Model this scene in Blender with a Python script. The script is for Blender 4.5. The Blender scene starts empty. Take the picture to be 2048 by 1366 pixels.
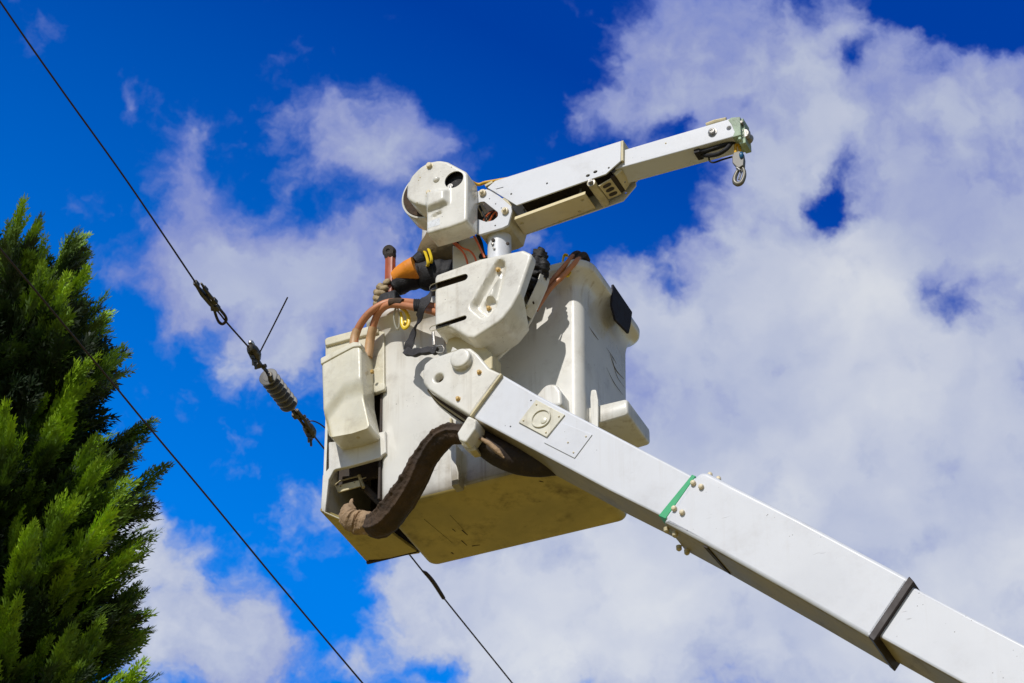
import bpy, bmesh, math, random
import numpy as np
from mathutils import Vector, Matrix, noise
from mathutils.geometry import delaunay_2d_cdt
random.seed(7); np.random.seed(7)
R = math.radians
SC = bpy.context.scene
COL = SC.collection

# ---------------------------------------------------------------- camera
CAM = Vector((0, 0, 1.6)); PITCH = R(35.5); FPX = 6900.0
cd = bpy.data.cameras.new('camera'); cam = bpy.data.objects.new('camera', cd); COL.objects.link(cam)
cam.location = CAM; cam.rotation_euler = (math.pi/2 + PITCH, 0, 0)
cd.sensor_width = 36; cd.lens = FPX/2048*36; cd.clip_start = .1; cd.clip_end = 4000
cd.dof.use_dof = True; cd.dof.focus_distance = 16.0; cd.dof.aperture_fstop = 13.0
SC.camera = cam
SC.view_settings.view_transform = 'Standard'; SC.view_settings.look = 'None'
SC.view_settings.exposure = 0.0; SC.view_settings.gamma = 1.0
FW = Vector((0, math.cos(PITCH), math.sin(PITCH))); UP = Vector((0, -math.sin(PITCH), math.cos(PITCH))); RT = Vector((1, 0, 0))
def ray(x, y): return FW + RT*((x-1024)/FPX) + UP*((683-y)/FPX)
# the lift's own frame: a runs along the bucket's long side, s away from the viewer, z up
YAW = R(24)
E1 = Vector((math.cos(YAW), -math.sin(YAW), 0)); E2 = Vector((math.sin(YAW), math.cos(YAW), 0)); E3 = Vector((0, 0, 1))
O = CAM + ray(773, 1015).normalized()*16.0
EM = Matrix((E1, E2, E3)).transposed()
def fr(P): d = Vector(P)-O; return Vector((d.dot(E1), d.dot(E2), d.z))
def wo(f): return O + EM @ Vector(f)
CF = fr(CAM)
def rf(x, y): d = ray(x, y); return Vector((d.dot(E1), d.dot(E2), d.z))
def L(x, y, s): d = rf(x, y); t = (s-CF.y)/d.y; return CF + d*t
def LA(x, y, a): d = rf(x, y); t = (a-CF.x)/d.x; return CF + d*t
def LZ(x, y, z): d = rf(x, y); t = (z-CF.z)/d.z; return CF + d*t
def LH(x, y, h): d = ray(x, y); return fr(CAM + d*(h/d.z))      # h metres above the camera

# ---------------------------------------------------------------- sun + sky
l = (E1*0.055 + E2*1.0 + E3*(-0.93)).normalized()
sd = bpy.data.lights.new('sun', 'SUN'); sun = bpy.data.objects.new('sun', sd); COL.objects.link(sun)
sd.energy = 3.5; sd.angle = R(.53); sd.color = (1, .96, .90)
sun.rotation_euler = l.to_track_quat('-Z', 'Y').to_euler(); sun.location = (-20, -30, 40)
sv = -l; SUN_EL = math.asin(sv.z); SUN_ROT = math.atan2(sv.x, sv.y)

W = bpy.data.worlds.new('World'); SC.world = W; W.use_nodes = True
nt = W.node_tree; nt.nodes.clear()
class NT:
    def __init__(s, t): s.t = t
    def n(s, ty, **k):
        nd = s.t.nodes.new(ty)
        for a, b in k.items():
            if a.startswith('i_'):
                key = a[2:]; key = int(key) if key.isdigit() else key.replace('_', ' ')
                if hasattr(b, 'is_output') or isinstance(b, bpy.types.NodeSocket): s.t.links.new(b, nd.inputs[key])
                else: nd.inputs[key].default_value = b
            else: setattr(nd, a, b)
        return nd
    def math(s, op, a, b=None, c=None, clamp=False):
        nd = s.t.nodes.new('ShaderNodeMath'); nd.operation = op; nd.use_clamp = clamp
        for i, v in enumerate((a, b, c)):
            if v is None: continue
            if isinstance(v, bpy.types.NodeSocket): s.t.links.new(v, nd.inputs[i])
            else: nd.inputs[i].default_value = v
        return nd.outputs[0]
    def vm(s, op, a, b=None):
        nd = s.t.nodes.new('ShaderNodeVectorMath'); nd.operation = op
        for i, v in enumerate((a, b)):
            if v is None: continue
            if isinstance(v, bpy.types.NodeSocket): s.t.links.new(v, nd.inputs[i])
            else: nd.inputs[i].default_value = v
        return nd
    def mr(s, v, a, b, c=0, d=1, smooth=True):
        nd = s.t.nodes.new('ShaderNodeMapRange'); nd.interpolation_type = 'SMOOTHSTEP' if smooth else 'LINEAR'
        s.t.links.new(v, nd.inputs[0])
        for i, q in enumerate((a, b, c, d)): nd.inputs[i+1].default_value = q
        return nd.outputs[0]
    def mix(s, f, a, b, mode='MIX'):
        nd = s.t.nodes.new('ShaderNodeMix'); nd.data_type = 'RGBA'; nd.blend_type = mode; nd.clamp_factor = True
        for i, v in ((0, f), (6, a), (7, b)):
            if isinstance(v, bpy.types.NodeSocket): s.t.links.new(v, nd.inputs[i])
            else: nd.inputs[i].default_value = v if i == 0 else (*v[:3], 1)
        return nd.outputs[2]
w = NT(nt)
geo = w.n('ShaderNodeTexCoord').outputs['Generated']
sky = w.n('ShaderNodeTexSky', sky_type='NISHITA', sun_disc=False, sun_elevation=SUN_EL, sun_rotation=SUN_ROT, altitude=200, air_density=1.0, dust_density=.3, ozone_density=3.0)
skyc = w.n('ShaderNodeHueSaturation', i_Saturation=1.55, i_Value=.92, i_Hue=.505, i_Color=sky.outputs[0]).outputs[0]
fwd = w.vm('DOT_PRODUCT', geo, tuple(FW)).outputs['Value']; fws = w.math('MAXIMUM', fwd, .05)
uu = w.math('DIVIDE', w.vm('DOT_PRODUCT', geo, (1, 0, 0)).outputs['Value'], fws)
vv = w.math('DIVIDE', w.vm('DOT_PRODUCT', geo, tuple(UP)).outputs['Value'], fws)
K = FPX/1000
cv = w.n('ShaderNodeCombineXYZ', i_X=w.math('MULTIPLY', uu, K), i_Y=w.math('MULTIPLY', vv, -K)).outputs[0]
warpn = w.n('ShaderNodeTexNoise', i_Vector=cv, i_Scale=3.6, i_Detail=6.0, i_Roughness=.62)
warp = w.vm('SCALE', w.vm('SUBTRACT', warpn.outputs['Color'], (.5, .5, .5)).outputs[0]); warp.inputs['Scale'].default_value = .21
cvw = w.vm('ADD', cv, warp.outputs[0]).outputs[0]
sx = w.n('ShaderNodeSeparateXYZ', i_Vector=cv)
gt = w.math('ADD', w.math('MULTIPLY', sx.outputs[0], -.4), w.math('MULTIPLY', sx.outputs[1], .8))
gt = w.mr(w.math('ADD', gt, .48), 0, 1, 0, 1, False)                       # the air brightens towards the lower left
tint = w.mix(gt, (.25, .73, 1.58), (.25, 2.5, 2.95))
skyc = w.mix(1.0, skyc, tint, 'MULTIPLY')
raw = w.mix(1.0, sky.outputs[0], (.80, .84, .88), 'MULTIPLY')
skyc = w.mix(w.mr(w.vm('LENGTH', cv).outputs['Value'], 1.3, 2.4, 0, 1), skyc, raw)
# clouds as they stand in this part of the sky: (x, y, rx, ry, weight)
BL = [(1560, 170, 420, 260, 1.15), (1360, 130, 230, 190, .6), (1900, 380, 420, 360, 1.3), (1700, 640, 500, 350, 1.25), (1500, 560, 260, 200, .6),
      (1300, 620, 200, 180, .45), (1750, 900, 600, 450, 1.3), (1400, 900, 420, 330, .9), (1500, 1200, 850, 340, 1.4), (1900, 1250, 400, 300, .8), (1300, 1300, 420, 200, .5), (1000, 1250, 330, 210, .75), (900, 1190, 190, 130, .5),
      (1980, 900, 300, 300, .5), (1160, 230, 90, 80, .45), (2040, 200, 160, 160, .6), (1330, 20, 220, 110, .4), (1560, 320, 240, 120, .5),
      (690, 240, 160, 115, .95), (830, 300, 200, 95, .95), (640, 200, 90, 60, .3), (700, 340, 170, 80, .5), (750, 420, 150, 130, .35),
      (370, 285, 60, 60, .5), (345, 360, 110, 85, .7), (430, 390, 120, 80, .5), (255, 230, 28, 40, .42),
      (430, 520, 280, 135, .9), (620, 540, 300, 180, .95), (380, 590, 170, 130, .5), (560, 650, 260, 150, .65), (760, 560, 180, 140, .5), (500, 740, 160, 100, .42),
      (520, 850, 80, 110, .5), (640, 830, 90, 90, .3), (900, 430, 90, 130, .35), (1085, 480, 120, 60, .45), (1240, 520, 120, 70, .3),
      (280, 1080, 170, 130, .8), (370, 1220, 250, 200, 1.1), (500, 1330, 260, 140, .8), (620, 1040, 90, 100, .25), (250, 1000, 90, 60, .4), (690, 1080, 60, 60, .3),
      (1680, 380, 125, 100, -1.3), (1665, 415, 70, 50, -.6), (1725, 325, 80, 60, -.5), (1905, 600, 150, 95, -1.2), (1930, 670, 100, 60, -.7), (1375, 590, 80, 80, -.85), (1500, 640, 60, 50, -.4),
      (1710, 120, 75, 60, -.8), (1800, 20, 90, 70, -.6), (1960, 40, 150, 95, -1.2), (1480, 235, 90, 45, -.7), (1340, 250, 75, 35, -.7), (1290, 440, 150, 110, -.9),
      (1400, 330, 130, 70, -.6), (480, 455, 70, 40, -.35), (640, 430, 90, 50, -.4), (1020, 90, 170, 170, -.6), (900, 1330, 120, 50, -.5), (680, 1250, 110, 110, -.6), (440, 640, 50, 40, -.3)]
fld = None
for (x, y, rx, ry, wt) in BL:
    d = w.vm('SUBTRACT', cvw, ((x-1024)/1000, (y-683)/1000, 0)).outputs[0]
    d = w.vm('MULTIPLY', d, (1000/rx, 1000/ry, 0)).outputs[0]
    r_ = w.vm('LENGTH', d).outputs['Value']
    v = w.mr(r_, 0, 1.25, wt, 0)
    fld = v if fld is None else w.math('ADD', fld, v)
fld = w.math('MINIMUM', fld, 1.75)
nA = w.n('ShaderNodeTexNoise', i_Vector=cvw, i_Scale=5.5, i_Detail=10.0, i_Roughness=.57).outputs['Fac']
nD = w.n('ShaderNodeTexNoise', i_Vector=cvw, i_Scale=19.0, i_Detail=6.0, i_Roughness=.62).outputs['Fac']
nB = w.n('ShaderNodeTexNoise', i_Vector=geo, i_Scale=3.0, i_Detail=8.0, i_Roughness=.6).outputs['Fac']
nC = w.n('ShaderNodeTexNoise', i_Vector=cvw, i_Scale=2.1, i_Detail=4.0, i_Roughness=.5).outputs['Fac']
far = w.mr(w.vm('LENGTH', cv).outputs['Value'], 1.3, 2.2, 0, 1)           # beyond the modelled patch: scattered fair-weather clouds
gen = w.math('MULTIPLY', w.mr(nB, .50, .66), far)
dens = w.math('ADD', w.math('ADD', fld, gen), w.math('ADD', w.math('MULTIPLY', w.math('SUBTRACT', nA, .5), 2.5), w.math('MULTIPLY', w.math('SUBTRACT', nD, .5), .75)))
alpha = w.mr(dens, .22, 1.06)
alpha = w.math('MULTIPLY', alpha, .95)
ramp = w.n('ShaderNodeValToRGB', i_Fac=w.math('ADD', w.math('ADD', w.math('MULTIPLY', w.math('MINIMUM', dens, 1.6), .33), w.math('ADD', w.math('MULTIPLY', sx.outputs[1], .34), .15)), w.math('MULTIPLY', w.math('ADD', w.math('SUBTRACT', nC, .5), w.math('MULTIPLY', w.math('SUBTRACT', nA, .5), .28)), 1.35)))
cr = ramp.color_ramp; cr.elements[0].position = .10; cr.elements[0].color = (.16, .225, .60, 1)
cr.elements[1].position = 1.0; cr.elements[1].color = (.72, .745, .79, 1)
e = cr.elements.new(.38); e.color = (.30, .35, .62, 1); e = cr.elements.new(.62); e.color = (.47, .52, .68, 1)
CLK = 10.0
cl = w.mix(1.0, ramp.outputs[0], (CLK, CLK, CLK), 'MULTIPLY')
fin = w.mix(alpha, skyc, cl)
bg = w.n('ShaderNodeBackground', i_Color=fin, i_Strength=.10)
w.n('ShaderNodeOutputWorld', i_Surface=bg.outputs[0])
W.cycles.sampling_method = 'MANUAL'; W.cycles.sample_map_resolution = 512

# ---------------------------------------------------------------- materials
def mat(name, col, rough=.5, metal=0., var=.06, dirt=.0, dirtcol=(.16, .11, .05), speck=0., bump=.0, scale=6., coat=0., grime=None, transl=0., yellow=0., streak=0.):
    m = bpy.data.materials.new(name); m.use_nodes = True; t = m.node_tree; t.nodes.clear(); g = NT(t)
    co = g.n('ShaderNodeTexCoord').outputs['Object']
    n1 = g.n('ShaderNodeTexNoise', i_Vector=co, i_Scale=scale, i_Detail=6.0, i_Roughness=.6).outputs['Fac']
    c = g.mix(g.mr(n1, .3, .7), tuple(x*(1-var) for x in col), tuple(min(1, x*(1+var)) for x in col))
    if yellow:
        ny = g.n('ShaderNodeTexNoise', i_Vector=co, i_Scale=scale*.45, i_Detail=4.0, i_Roughness=.55).outputs['Fac']
        c = g.mix(g.math('MULTIPLY', g.mr(ny, .42, .75), yellow), c, (col[0]*.93, col[1]*.84, col[2]*.62))
    if dirt:
        n2 = g.n('ShaderNodeTexNoise', i_Vector=co, i_Scale=scale*1.7, i_Detail=9.0, i_Roughness=.72).outputs['Fac']
        c = g.mix(g.math('MULTIPLY', g.mr(n2, .48, .76), dirt), c, dirtcol)
    if speck:
        vo = g.n('ShaderNodeTexVoronoi', i_Vector=co, i_Scale=38.0)
        n3 = g.n('ShaderNodeTexNoise', i_Vector=co, i_Scale=9.0, i_Detail=3.0).outputs['Fac']
        f = g.math('MULTIPLY', g.mr(vo.outputs['Distance'], .13, .05), g.mr(n3, .55, .66))
        mp = g.n('ShaderNodeMapping', i_Vector=co, i_Rotation=(0, .5, 0), i_Scale=(4, 4, 42))
        n4 = g.n('ShaderNodeTexNoise', i_Vector=mp.outputs[0], i_Scale=2.2, i_Detail=2.0).outputs['Fac']
        n5 = g.n('ShaderNodeTexNoise', i_Vector=co, i_Scale=5.0, i_Detail=2.0).outputs['Fac']
        f2 = g.math('MULTIPLY', g.mr(n4, .70, .76), g.mr(n5, .56, .66))
        f = g.math('MULTIPLY', g.math('MAXIMUM', f, g.math('MULTIPLY', f2, .5)), speck)
        c = g.mix(f, c, (.05, .04, .03))
    if streak:
        mp2 = g.n('ShaderNodeMapping', i_Vector=co, i_Scale=(26, 26, 1.1)); n8 = g.n('ShaderNodeTexNoise', i_Vector=mp2.outputs[0], i_Scale=1.0, i_Detail=5.0, i_Roughness=.6).outputs['Fac']
        n9 = g.n('ShaderNodeTexNoise', i_Vector=co, i_Scale=2.2, i_Detail=4.0).outputs['Fac']
        c = g.mix(g.math('MULTIPLY', g.math('MULTIPLY', g.mr(n8, .50, .72), g.mr(n9, .40, .62)), streak), c, (.30, .23, .13))
    if grime:      # settled dirt with its own height range (z0 clean, z1 dirty) in the thing's own coordinates
        z0, z1, amt = grime
        sz = g.n('ShaderNodeSeparateXYZ', i_Vector=co).outputs['Z']
        n6 = g.n('ShaderNodeTexNoise', i_Vector=co, i_Scale=7.0, i_Detail=8.0, i_Roughness=.7).outputs['Fac']
        zz = g.math('ADD', sz, g.math('MULTIPLY', g.math('SUBTRACT', n6, .5), .14))
        c = g.mix(g.math('MULTIPLY', g.mr(zz, z0, z1), amt), c, (.13, .095, .045))
    b = g.n('ShaderNodeBsdfPrincipled', i_Base_Color=c, i_Metallic=metal)
    t.links.new(g.mr(n1, .3, .7, max(.05, rough-.09), min(1, rough+.09)), b.inputs['Roughness'])
    b.inputs['Coat Weight'].default_value = coat
    if bump:
        n7 = g.n('ShaderNodeTexNoise', i_Vector=co, i_Scale=scale*6, i_Detail=5.0).outputs['Fac']
        bp = g.n('ShaderNodeBump', i_Strength=bump, i_Distance=.01, i_Height=n7); t.links.new(bp.outputs[0], b.inputs['Normal'])
    sh = b.outputs[0]
    if transl:
        tr = g.n('ShaderNodeBsdfTranslucent', i_Color=c)
        mx = g.n('ShaderNodeMixShader', i_0=transl, i_1=sh, i_2=tr.outputs[0]); sh = mx.outputs[0]
    g.n('ShaderNodeOutputMaterial', i_Surface=sh)
    return m
M = {}
M['boom'] = mat('white boom paint', (.62, .635, .67), .42, var=.03, dirt=.16, speck=.95, coat=.08, scale=2.2, bump=.03, streak=.12)
M['jib'] = mat('white jib paint', (.65, .665, .70), .45, var=.02, dirt=.14, speck=.6, scale=4, bump=.03)
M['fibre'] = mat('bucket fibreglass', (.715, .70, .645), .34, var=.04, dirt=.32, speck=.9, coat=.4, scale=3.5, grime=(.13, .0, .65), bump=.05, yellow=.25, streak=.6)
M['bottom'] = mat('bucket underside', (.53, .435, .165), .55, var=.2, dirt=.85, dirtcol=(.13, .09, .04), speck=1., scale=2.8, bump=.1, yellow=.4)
M['cover'] = mat('moulded cover plastic', (.735, .712, .635), .30, var=.04, dirt=.40, speck=.8, coat=.5, scale=5, bump=.05, yellow=.2, streak=.3)
M['box'] = mat('yellowed plastic box', (.70, .67, .54), .32, var=.05, dirt=.34, speck=.6, coat=.5, scale=6, bump=.06, yellow=.45, streak=.4)
M['tan'] = mat('old yellowed paint', (.58, .50, .30), .5, var=.12, dirt=.5, speck=.5, scale=9, bump=.1)
M['bolt'] = mat('ochre bolt caps', (.62, .40, .12), .5, var=.12, dirt=.3, scale=30)
M['cap'] = mat('cream bolt caps', (.72, .62, .42), .45, var=.1, dirt=.2, scale=30)
M['steel'] = mat('weathered steel', (.30, .29, .27), .45, .8, var=.25, dirt=.5, scale=25, bump=.2)
M['dark'] = mat('dark inside', (.05, .038, .03), .8, var=.3, dirt=.4, dirtcol=(.14, .08, .05), scale=14, bump=.2)
M['black'] = mat('black rubber', (.007, .006, .007), .7, var=.3, scale=20, bump=.3)
M['navy'] = mat('dark rubber pad', (.008, .006, .014), .85, var=.2, scale=20, bump=.2)
M['cloth'] = mat('brown hose cloth', (.058, .035, .020), .9, var=.4, dirt=.8, dirtcol=(.022, .014, .009), scale=9, bump=.7)
M['clotht'] = mat('faded hose cloth', (.33, .22, .125), .85, var=.2, dirt=.5, dirtcol=(.15, .09, .05), scale=14, bump=.5)
M['hose'] = mat('terracotta hose', (.52, .21, .095), .42, var=.12, dirt=.3, scale=14)
M['hoset'] = mat('faded tan hose', (.55, .33, .16), .5, var=.15, dirt=.4, scale=14)
M['wireo'] = mat('orange wire', (.62, .13, .04), .45, var=.1, scale=14)
M['green'] = mat('green tape', (.0, .36, .13), .45, var=.05, dirt=.15, scale=10)
M['moss'] = mat('green stained steel', (.33, .42, .30), .6, var=.3, dirt=.6, dirtcol=(.10, .12, .06), scale=16, bump=.2)
M['seal'] = mat('brown rubber seal', (.020, .010, .007), .55, var=.2, scale=10)
M['yellow'] = mat('yellow rope', (.75, .42, .02), .5, var=.12, dirt=.2, scale=30, bump=.3)
M['yellowp'] = mat('yellow plastic', (.80, .56, .015), .35, var=.06, dirt=.1, scale=20)
M['orange'] = mat('orange rubber', (.80, .27, .015), .42, var=.08, dirt=.15, scale=14, bump=.15)
M['red'] = mat('red fibreglass handle', (.37, .085, .03), .4, var=.15, dirt=.3, scale=18)
M['blue'] = mat('blue plastic', (.01, .10, .22), .3, var=.1, scale=20)
M['clear'] = mat('milky plastic loop', (.62, .60, .50), .3, var=.1, scale=20, transl=.5)
M['web'] = mat('black webbing', (.035, .033, .036), .75, var=.3, scale=40, bump=.5)
M['shirt'] = mat('light grey shirt', (.52, .49, .46), .85, var=.08, dirt=.2, scale=10, bump=.4)
M['shirt_shade'] = mat('shaded grey shirt', (.15, .105, .045), .85, var=.15, dirt=.3, scale=10, bump=.4)  # the grey shirt's shade, put into a brown base colour
M['trouser'] = mat('dark trousers', (.04, .045, .07), .9, var=.2, scale=10, bump=.4)
M['skin'] = mat('skin', (.50, .29, .20), .5, var=.08, scale=20, bump=.1)
M['hair'] = mat('brown hair', (.04, .025, .015), .6, var=.3, scale=60, bump=.5)
M['glove'] = mat('leather glove', (.36, .27, .15), .75, var=.25, dirt=.6, dirtcol=(.10, .07, .04), scale=22, bump=.5)
M['eye'] = mat('eye', (.7, .7, .68), .2, var=.02)
M['darker'] = mat('darker boom underside', (.34, .29, .19), .6, var=.25, dirt=.7, dirtcol=(.09, .06, .03), speck=1., scale=3, bump=.1)  # browner copy of the boom paint for the downward-facing faces
M['iron'] = mat('dark line hardware', (.10, .09, .075), .4, .7, var=.4, dirt=.4, dirtcol=(.02, .015, .012), scale=30, bump=.2)
M['wire'] = mat('dark weathered wire', (.032, .02, .016), .6, .3, var=.2, scale=10)
M['ins'] = mat('grey porcelain', (.15, .145, .13), .38, var=.12, dirt=.35, scale=14, coat=.3)
M['under'] = mat('bounce tinted white paint', (.68, .58, .34), .5, var=.05, dirt=.2, speck=.5, scale=6)  # white paint with the warm ground bounce put into its colour

# ---------------------------------------------------------------- mesh helpers (all in the lift's frame, metres)
def cat(P, n=8):
    P = [Vector(p) for p in P]; out = []
    Q = [P[0]*2-P[1]] + P + [P[-1]*2-P[-2]]
    for i in range(1, len(Q)-2):
        for k in range(n):
            t = k/n; a, b, c, d = Q[i-1], Q[i], Q[i+1], Q[i+2]
            out.append(.5*((2*b)+(c-a)*t+(2*a-5*b+4*c-d)*t*t+(3*b-a-3*c+d)*t**3))
    out.append(P[-1]); return out
class MB:
    def __init__(s): s.v = []; s.f = []; s.m = []
    def add(s, V, F, m=0):
        o = len(s.v); s.v += [tuple(v) for v in V]; s.f += [tuple(i+o for i in f) for f in F]; s.m += [m]*len(F); return s
    def tube(s, P, r, n=10, m=0, cap=True, smooth=0, flat=1., up=None, rfun=None):
        if smooth: P = cat(P, smooth)
        P = [Vector(p) for p in P]; N = len(P); V = []; F = []
        rr = r if isinstance(r, (list, tuple)) else [r]*2
        T = [(P[min(i+1, N-1)]-P[max(i-1, 0)]).normalized() for i in range(N)]
        u = Vector(up) if up else (Vector((0, 0, 1)) if abs(T[0].z) < .9 else Vector((1, 0, 0)))
        u = (u-T[0]*u.dot(T[0])).normalized()
        for i in range(N):
            u = (u-T[i]*u.dot(T[i])).normalized(); b = T[i].cross(u)
            t = i/(N-1)*(len(rr)-1); k = min(int(t), len(rr)-2); q = rr[k]*(1-t+k)+rr[k+1]*(t-k)
            for j in range(n):
                a = 2*math.pi*j/n; g = rfun(i/(N-1), a) if rfun else 1
                V.append(P[i]+u*math.cos(a)*q*g+b*math.sin(a)*q*flat*g)
        for i in range(N-1):
            for j in range(n): F.append((i*n+j, i*n+(j+1) % n, (i+1)*n+(j+1) % n, (i+1)*n+j))
        if cap: F.append(tuple(range(n))[::-1]); F.append(tuple((N-1)*n+j for j in range(n)))
        return s.add(V, F, m)
    def lathe(s, c, ax, prof, n=24, m=0, hexa=False):     # prof: [(dist along axis, radius)]
        c = Vector(c); ax = Vector(ax).normalized(); u = ax.orthogonal().normalized(); b = ax.cross(u); n = 6 if hexa else n
        V = []; F = []
        for (h, r) in prof:
            for j in range(n): a = 2*math.pi*j/n; V.append(c+ax*h+(u*math.cos(a)+b*math.sin(a))*max(r, 1e-4))
        for i in range(len(prof)-1):
            for j in range(n): F.append((i*n+j, i*n+(j+1) % n, (i+1)*n+(j+1) % n, (i+1)*n+j))
        F.append(tuple(range(n))[::-1]); F.append(tuple((len(prof)-1)*n+j for j in range(n)))
        return s.add(V, F, m)
    def box(s, c, hx, hy, hz, ax=None, m=0):              # half sizes, ax: three axes
        c = Vector(c); A = ax or (Vector((1, 0, 0)), Vector((0, 1, 0)), Vector((0, 0, 1)))
        V = [c+A[0]*x*hx+A[1]*y*hy+A[2]*z*hz for x in (-1, 1) for y in (-1, 1) for z in (-1, 1)]
        return s.add(V, [(0, 1, 3, 2), (4, 6, 7, 5), (0, 4, 5, 1), (2, 3, 7, 6), (0, 2, 6, 4), (1, 5, 7, 3)], m)
    def loft(s, rings, m=0, cap0=True, cap1=True):
        n = len(rings[0]); V = [p for r in rings for p in r]; F = []
        for i in range(len(rings)-1):
            for j in range(n): F.append((i*n+j, i*n+(j+1) % n, (i+1)*n+(j+1) % n, (i+1)*n+j))
        if cap0: F.append(tuple(range(n))[::-1])
        if cap1: F.append(tuple((len(rings)-1)*n+j for j in range(n)))
        return s.add(V, F, m)
    def ball(s, c, r, m=0, n=12, k=8, sc=(1, 1, 1)):
        V = []; F = []
        for i in range(k+1):
            p = math.pi*i/k
            for j in range(n):
                a = 2*math.pi*j/n; V.append((c[0]+r*sc[0]*math.sin(p)*math.cos(a), c[1]+r*sc[1]*math.sin(p)*math.sin(a), c[2]+r*sc[2]*math.cos(p)))
        for i in range(k):
            for j in range(n): F.append((i*n+j, i*n+(j+1) % n, (i+1)*n+(j+1) % n, (i+1)*n+j))
        return s.add(V, F, m)
BASE = {}
def finish(me, name, mats, parent, ang=38, bev=0., frameverts=True):
    ob = bpy.data.objects.new(name, me); COL.objects.link(ob)
    for mm in mats: me.materials.append(mm)
    if parent is not None: ob.parent = parent
    for p in me.polygons: p.use_smooth = True
    me.set_sharp_from_angle(angle=R(ang))
    if bev:
        b = ob.modifiers.new('bevel', 'BEVEL'); b.width = bev; b.segments = 2; b.limit_method = 'ANGLE'; b.angle_limit = R(40); b.harden_normals = True
    return ob
def build(mb, name, mats, parent=None, ang=38, bev=0., base=None):
    if not isinstance(mats, (list, tuple)): mats = [mats]
    mats = [M[x] if isinstance(x, str) else x for x in mats]
    b0 = BASE[root_of(parent)] if parent else Vector(base)
    me = bpy.data.meshes.new(name); me.from_pydata([tuple(Vector(v)-b0) for v in mb.v], [], mb.f)
    me.polygons.foreach_set('material_index', mb.m); 
    bm = bmesh.new(); bm.from_mesh(me); bmesh.ops.remove_doubles(bm, verts=bm.verts, dist=1e-5); bmesh.ops.recalc_face_normals(bm, faces=bm.faces); bm.to_mesh(me); bm.free()
    ob = finish(me, name, mats, parent, ang, bev)
    if not parent: ob.location = wo(base); ob.rotation_euler = (0, 0, -YAW)
    return ob
def root_of(o):
    while o.parent: o = o.parent
    return o
def tag(o, label, cat_, group=None, kind=None):
    if label: o['label'] = label
    if cat_: o['category'] = cat_
    if group: o['group'] = group
    if kind: o['kind'] = kind
    return o
def thing(name, label, cat_, base, group=None):
    o = bpy.data.objects.new(name, None); COL.objects.link(o); o.empty_display_size = .1
    o.location = wo(base); o.rotation_euler = (0, 0, -YAW); BASE[o] = Vector(base)
    return tag(o, label, cat_, group)
def rnd(pts, n=5):      # polygon corners (x, y[, radius]) -> rounded polyline
    out = []; N = len(pts)
    for i in range(N):
        p = Vector(pts[i][:2]); r = pts[i][2] if len(pts[i]) > 2 else 0
        if r <= 0: out.append(p); continue
        a = Vector(pts[i-1][:2])-p; b = Vector(pts[(i+1) % N][:2])-p; la, lb = a.length, b.length; a.normalize(); b.normalize()
        th = a.angle(b); d = min(r/math.tan(th/2), la*.48, lb*.48); A = p+a*d; B = p+b*d
        for k in range(n+1):
            t = k/n; out.append(A*(1-t)**2+p*2*t*(1-t)+B*t*t)
    return out
def px(pts, s):         # pixel outline -> (a, z) outline on the plane s, radii kept
    o = []
    for p in pts:
        q = L(p[0], p[1], s); o.append((q.x, q.z) + tuple(p[2:3]))
    return o
def circ(x, y, s, r, n=20, k=1.): 
    q = L(x, y, s); return [(q.x+r*math.cos(2*math.pi*i/n), q.z+r*k*math.sin(2*math.pi*i/n)) for i in range(n)]
def slot(x0, y0, x1, y1, s, r, n=8):
    a = L(x0, y0, s); b = L(x1, y1, s); a = Vector((a.x, a.z)); b = Vector((b.x, b.z)); d = (b-a).normalized(); w_ = Vector((-d.y, d.x)); o = []
    for i in range(n+1): t = math.pi*i/n; o.append(b + w_*math.cos(t)*r + d*math.sin(t)*r)
    for i in range(n+1): t = math.pi*i/n; o.append(a - w_*math.cos(t)*r - d*math.sin(t)*r)
    return [tuple(p) for p in o]
def plate(name, outl, s0, t, m, parent, bev=.004, holes=(), label=None, res=2, raw=False, low=None):
    pts = rnd(outl if raw else px(outl, s0))
    cu = bpy.data.curves.new('c', 'CURVE'); cu.dimensions = '2D'; cu.fill_mode = 'BOTH'
    for loop in [pts]+[[Vector(q) for q in h] for h in holes]:
        sp = cu.splines.new('POLY'); sp.points.add(len(loop)-1); sp.use_cyclic_u = True
        for i, p in enumerate(loop): sp.points[i].co = (p[0], p[1], 0, 1)
    bev = min(bev, t*.45); cu.bevel_depth = bev; cu.bevel_resolution = res; cu.offset = -bev; cu.extrude = t/2-bev
    ob = bpy.data.objects.new('c', cu); COL.objects.link(ob)
    me = bpy.data.meshes.new_from_object(ob.evaluated_get(bpy.context.evaluated_depsgraph_get()))
    bpy.data.objects.remove(ob); bpy.data.curves.remove(cu)
    me.name = name; me.materials.clear(); b0 = BASE[root_of(parent)]
    for v in me.vertices: x, y, z = v.co; v.co = (x-b0.x, s0+t/2-z-b0.y, y-b0.z)
    bm = bmesh.new(); bm.from_mesh(me); bmesh.ops.remove_doubles(bm, verts=bm.verts, dist=1e-5); bmesh.ops.recalc_face_normals(bm, faces=bm.faces); bm.to_mesh(me); bm.free()
    for p in me.polygons: p.material_index = 0
    o = finish(me, name, [M[m] if isinstance(m, str) else m], parent, 50)
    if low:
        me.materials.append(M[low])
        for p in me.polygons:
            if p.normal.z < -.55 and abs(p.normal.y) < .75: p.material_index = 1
    wn = o.modifiers.new('normals', 'WEIGHTED_NORMAL'); wn.weight = 100; wn.keep_sharp = True
    if label: o['label'] = label
    return o
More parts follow.
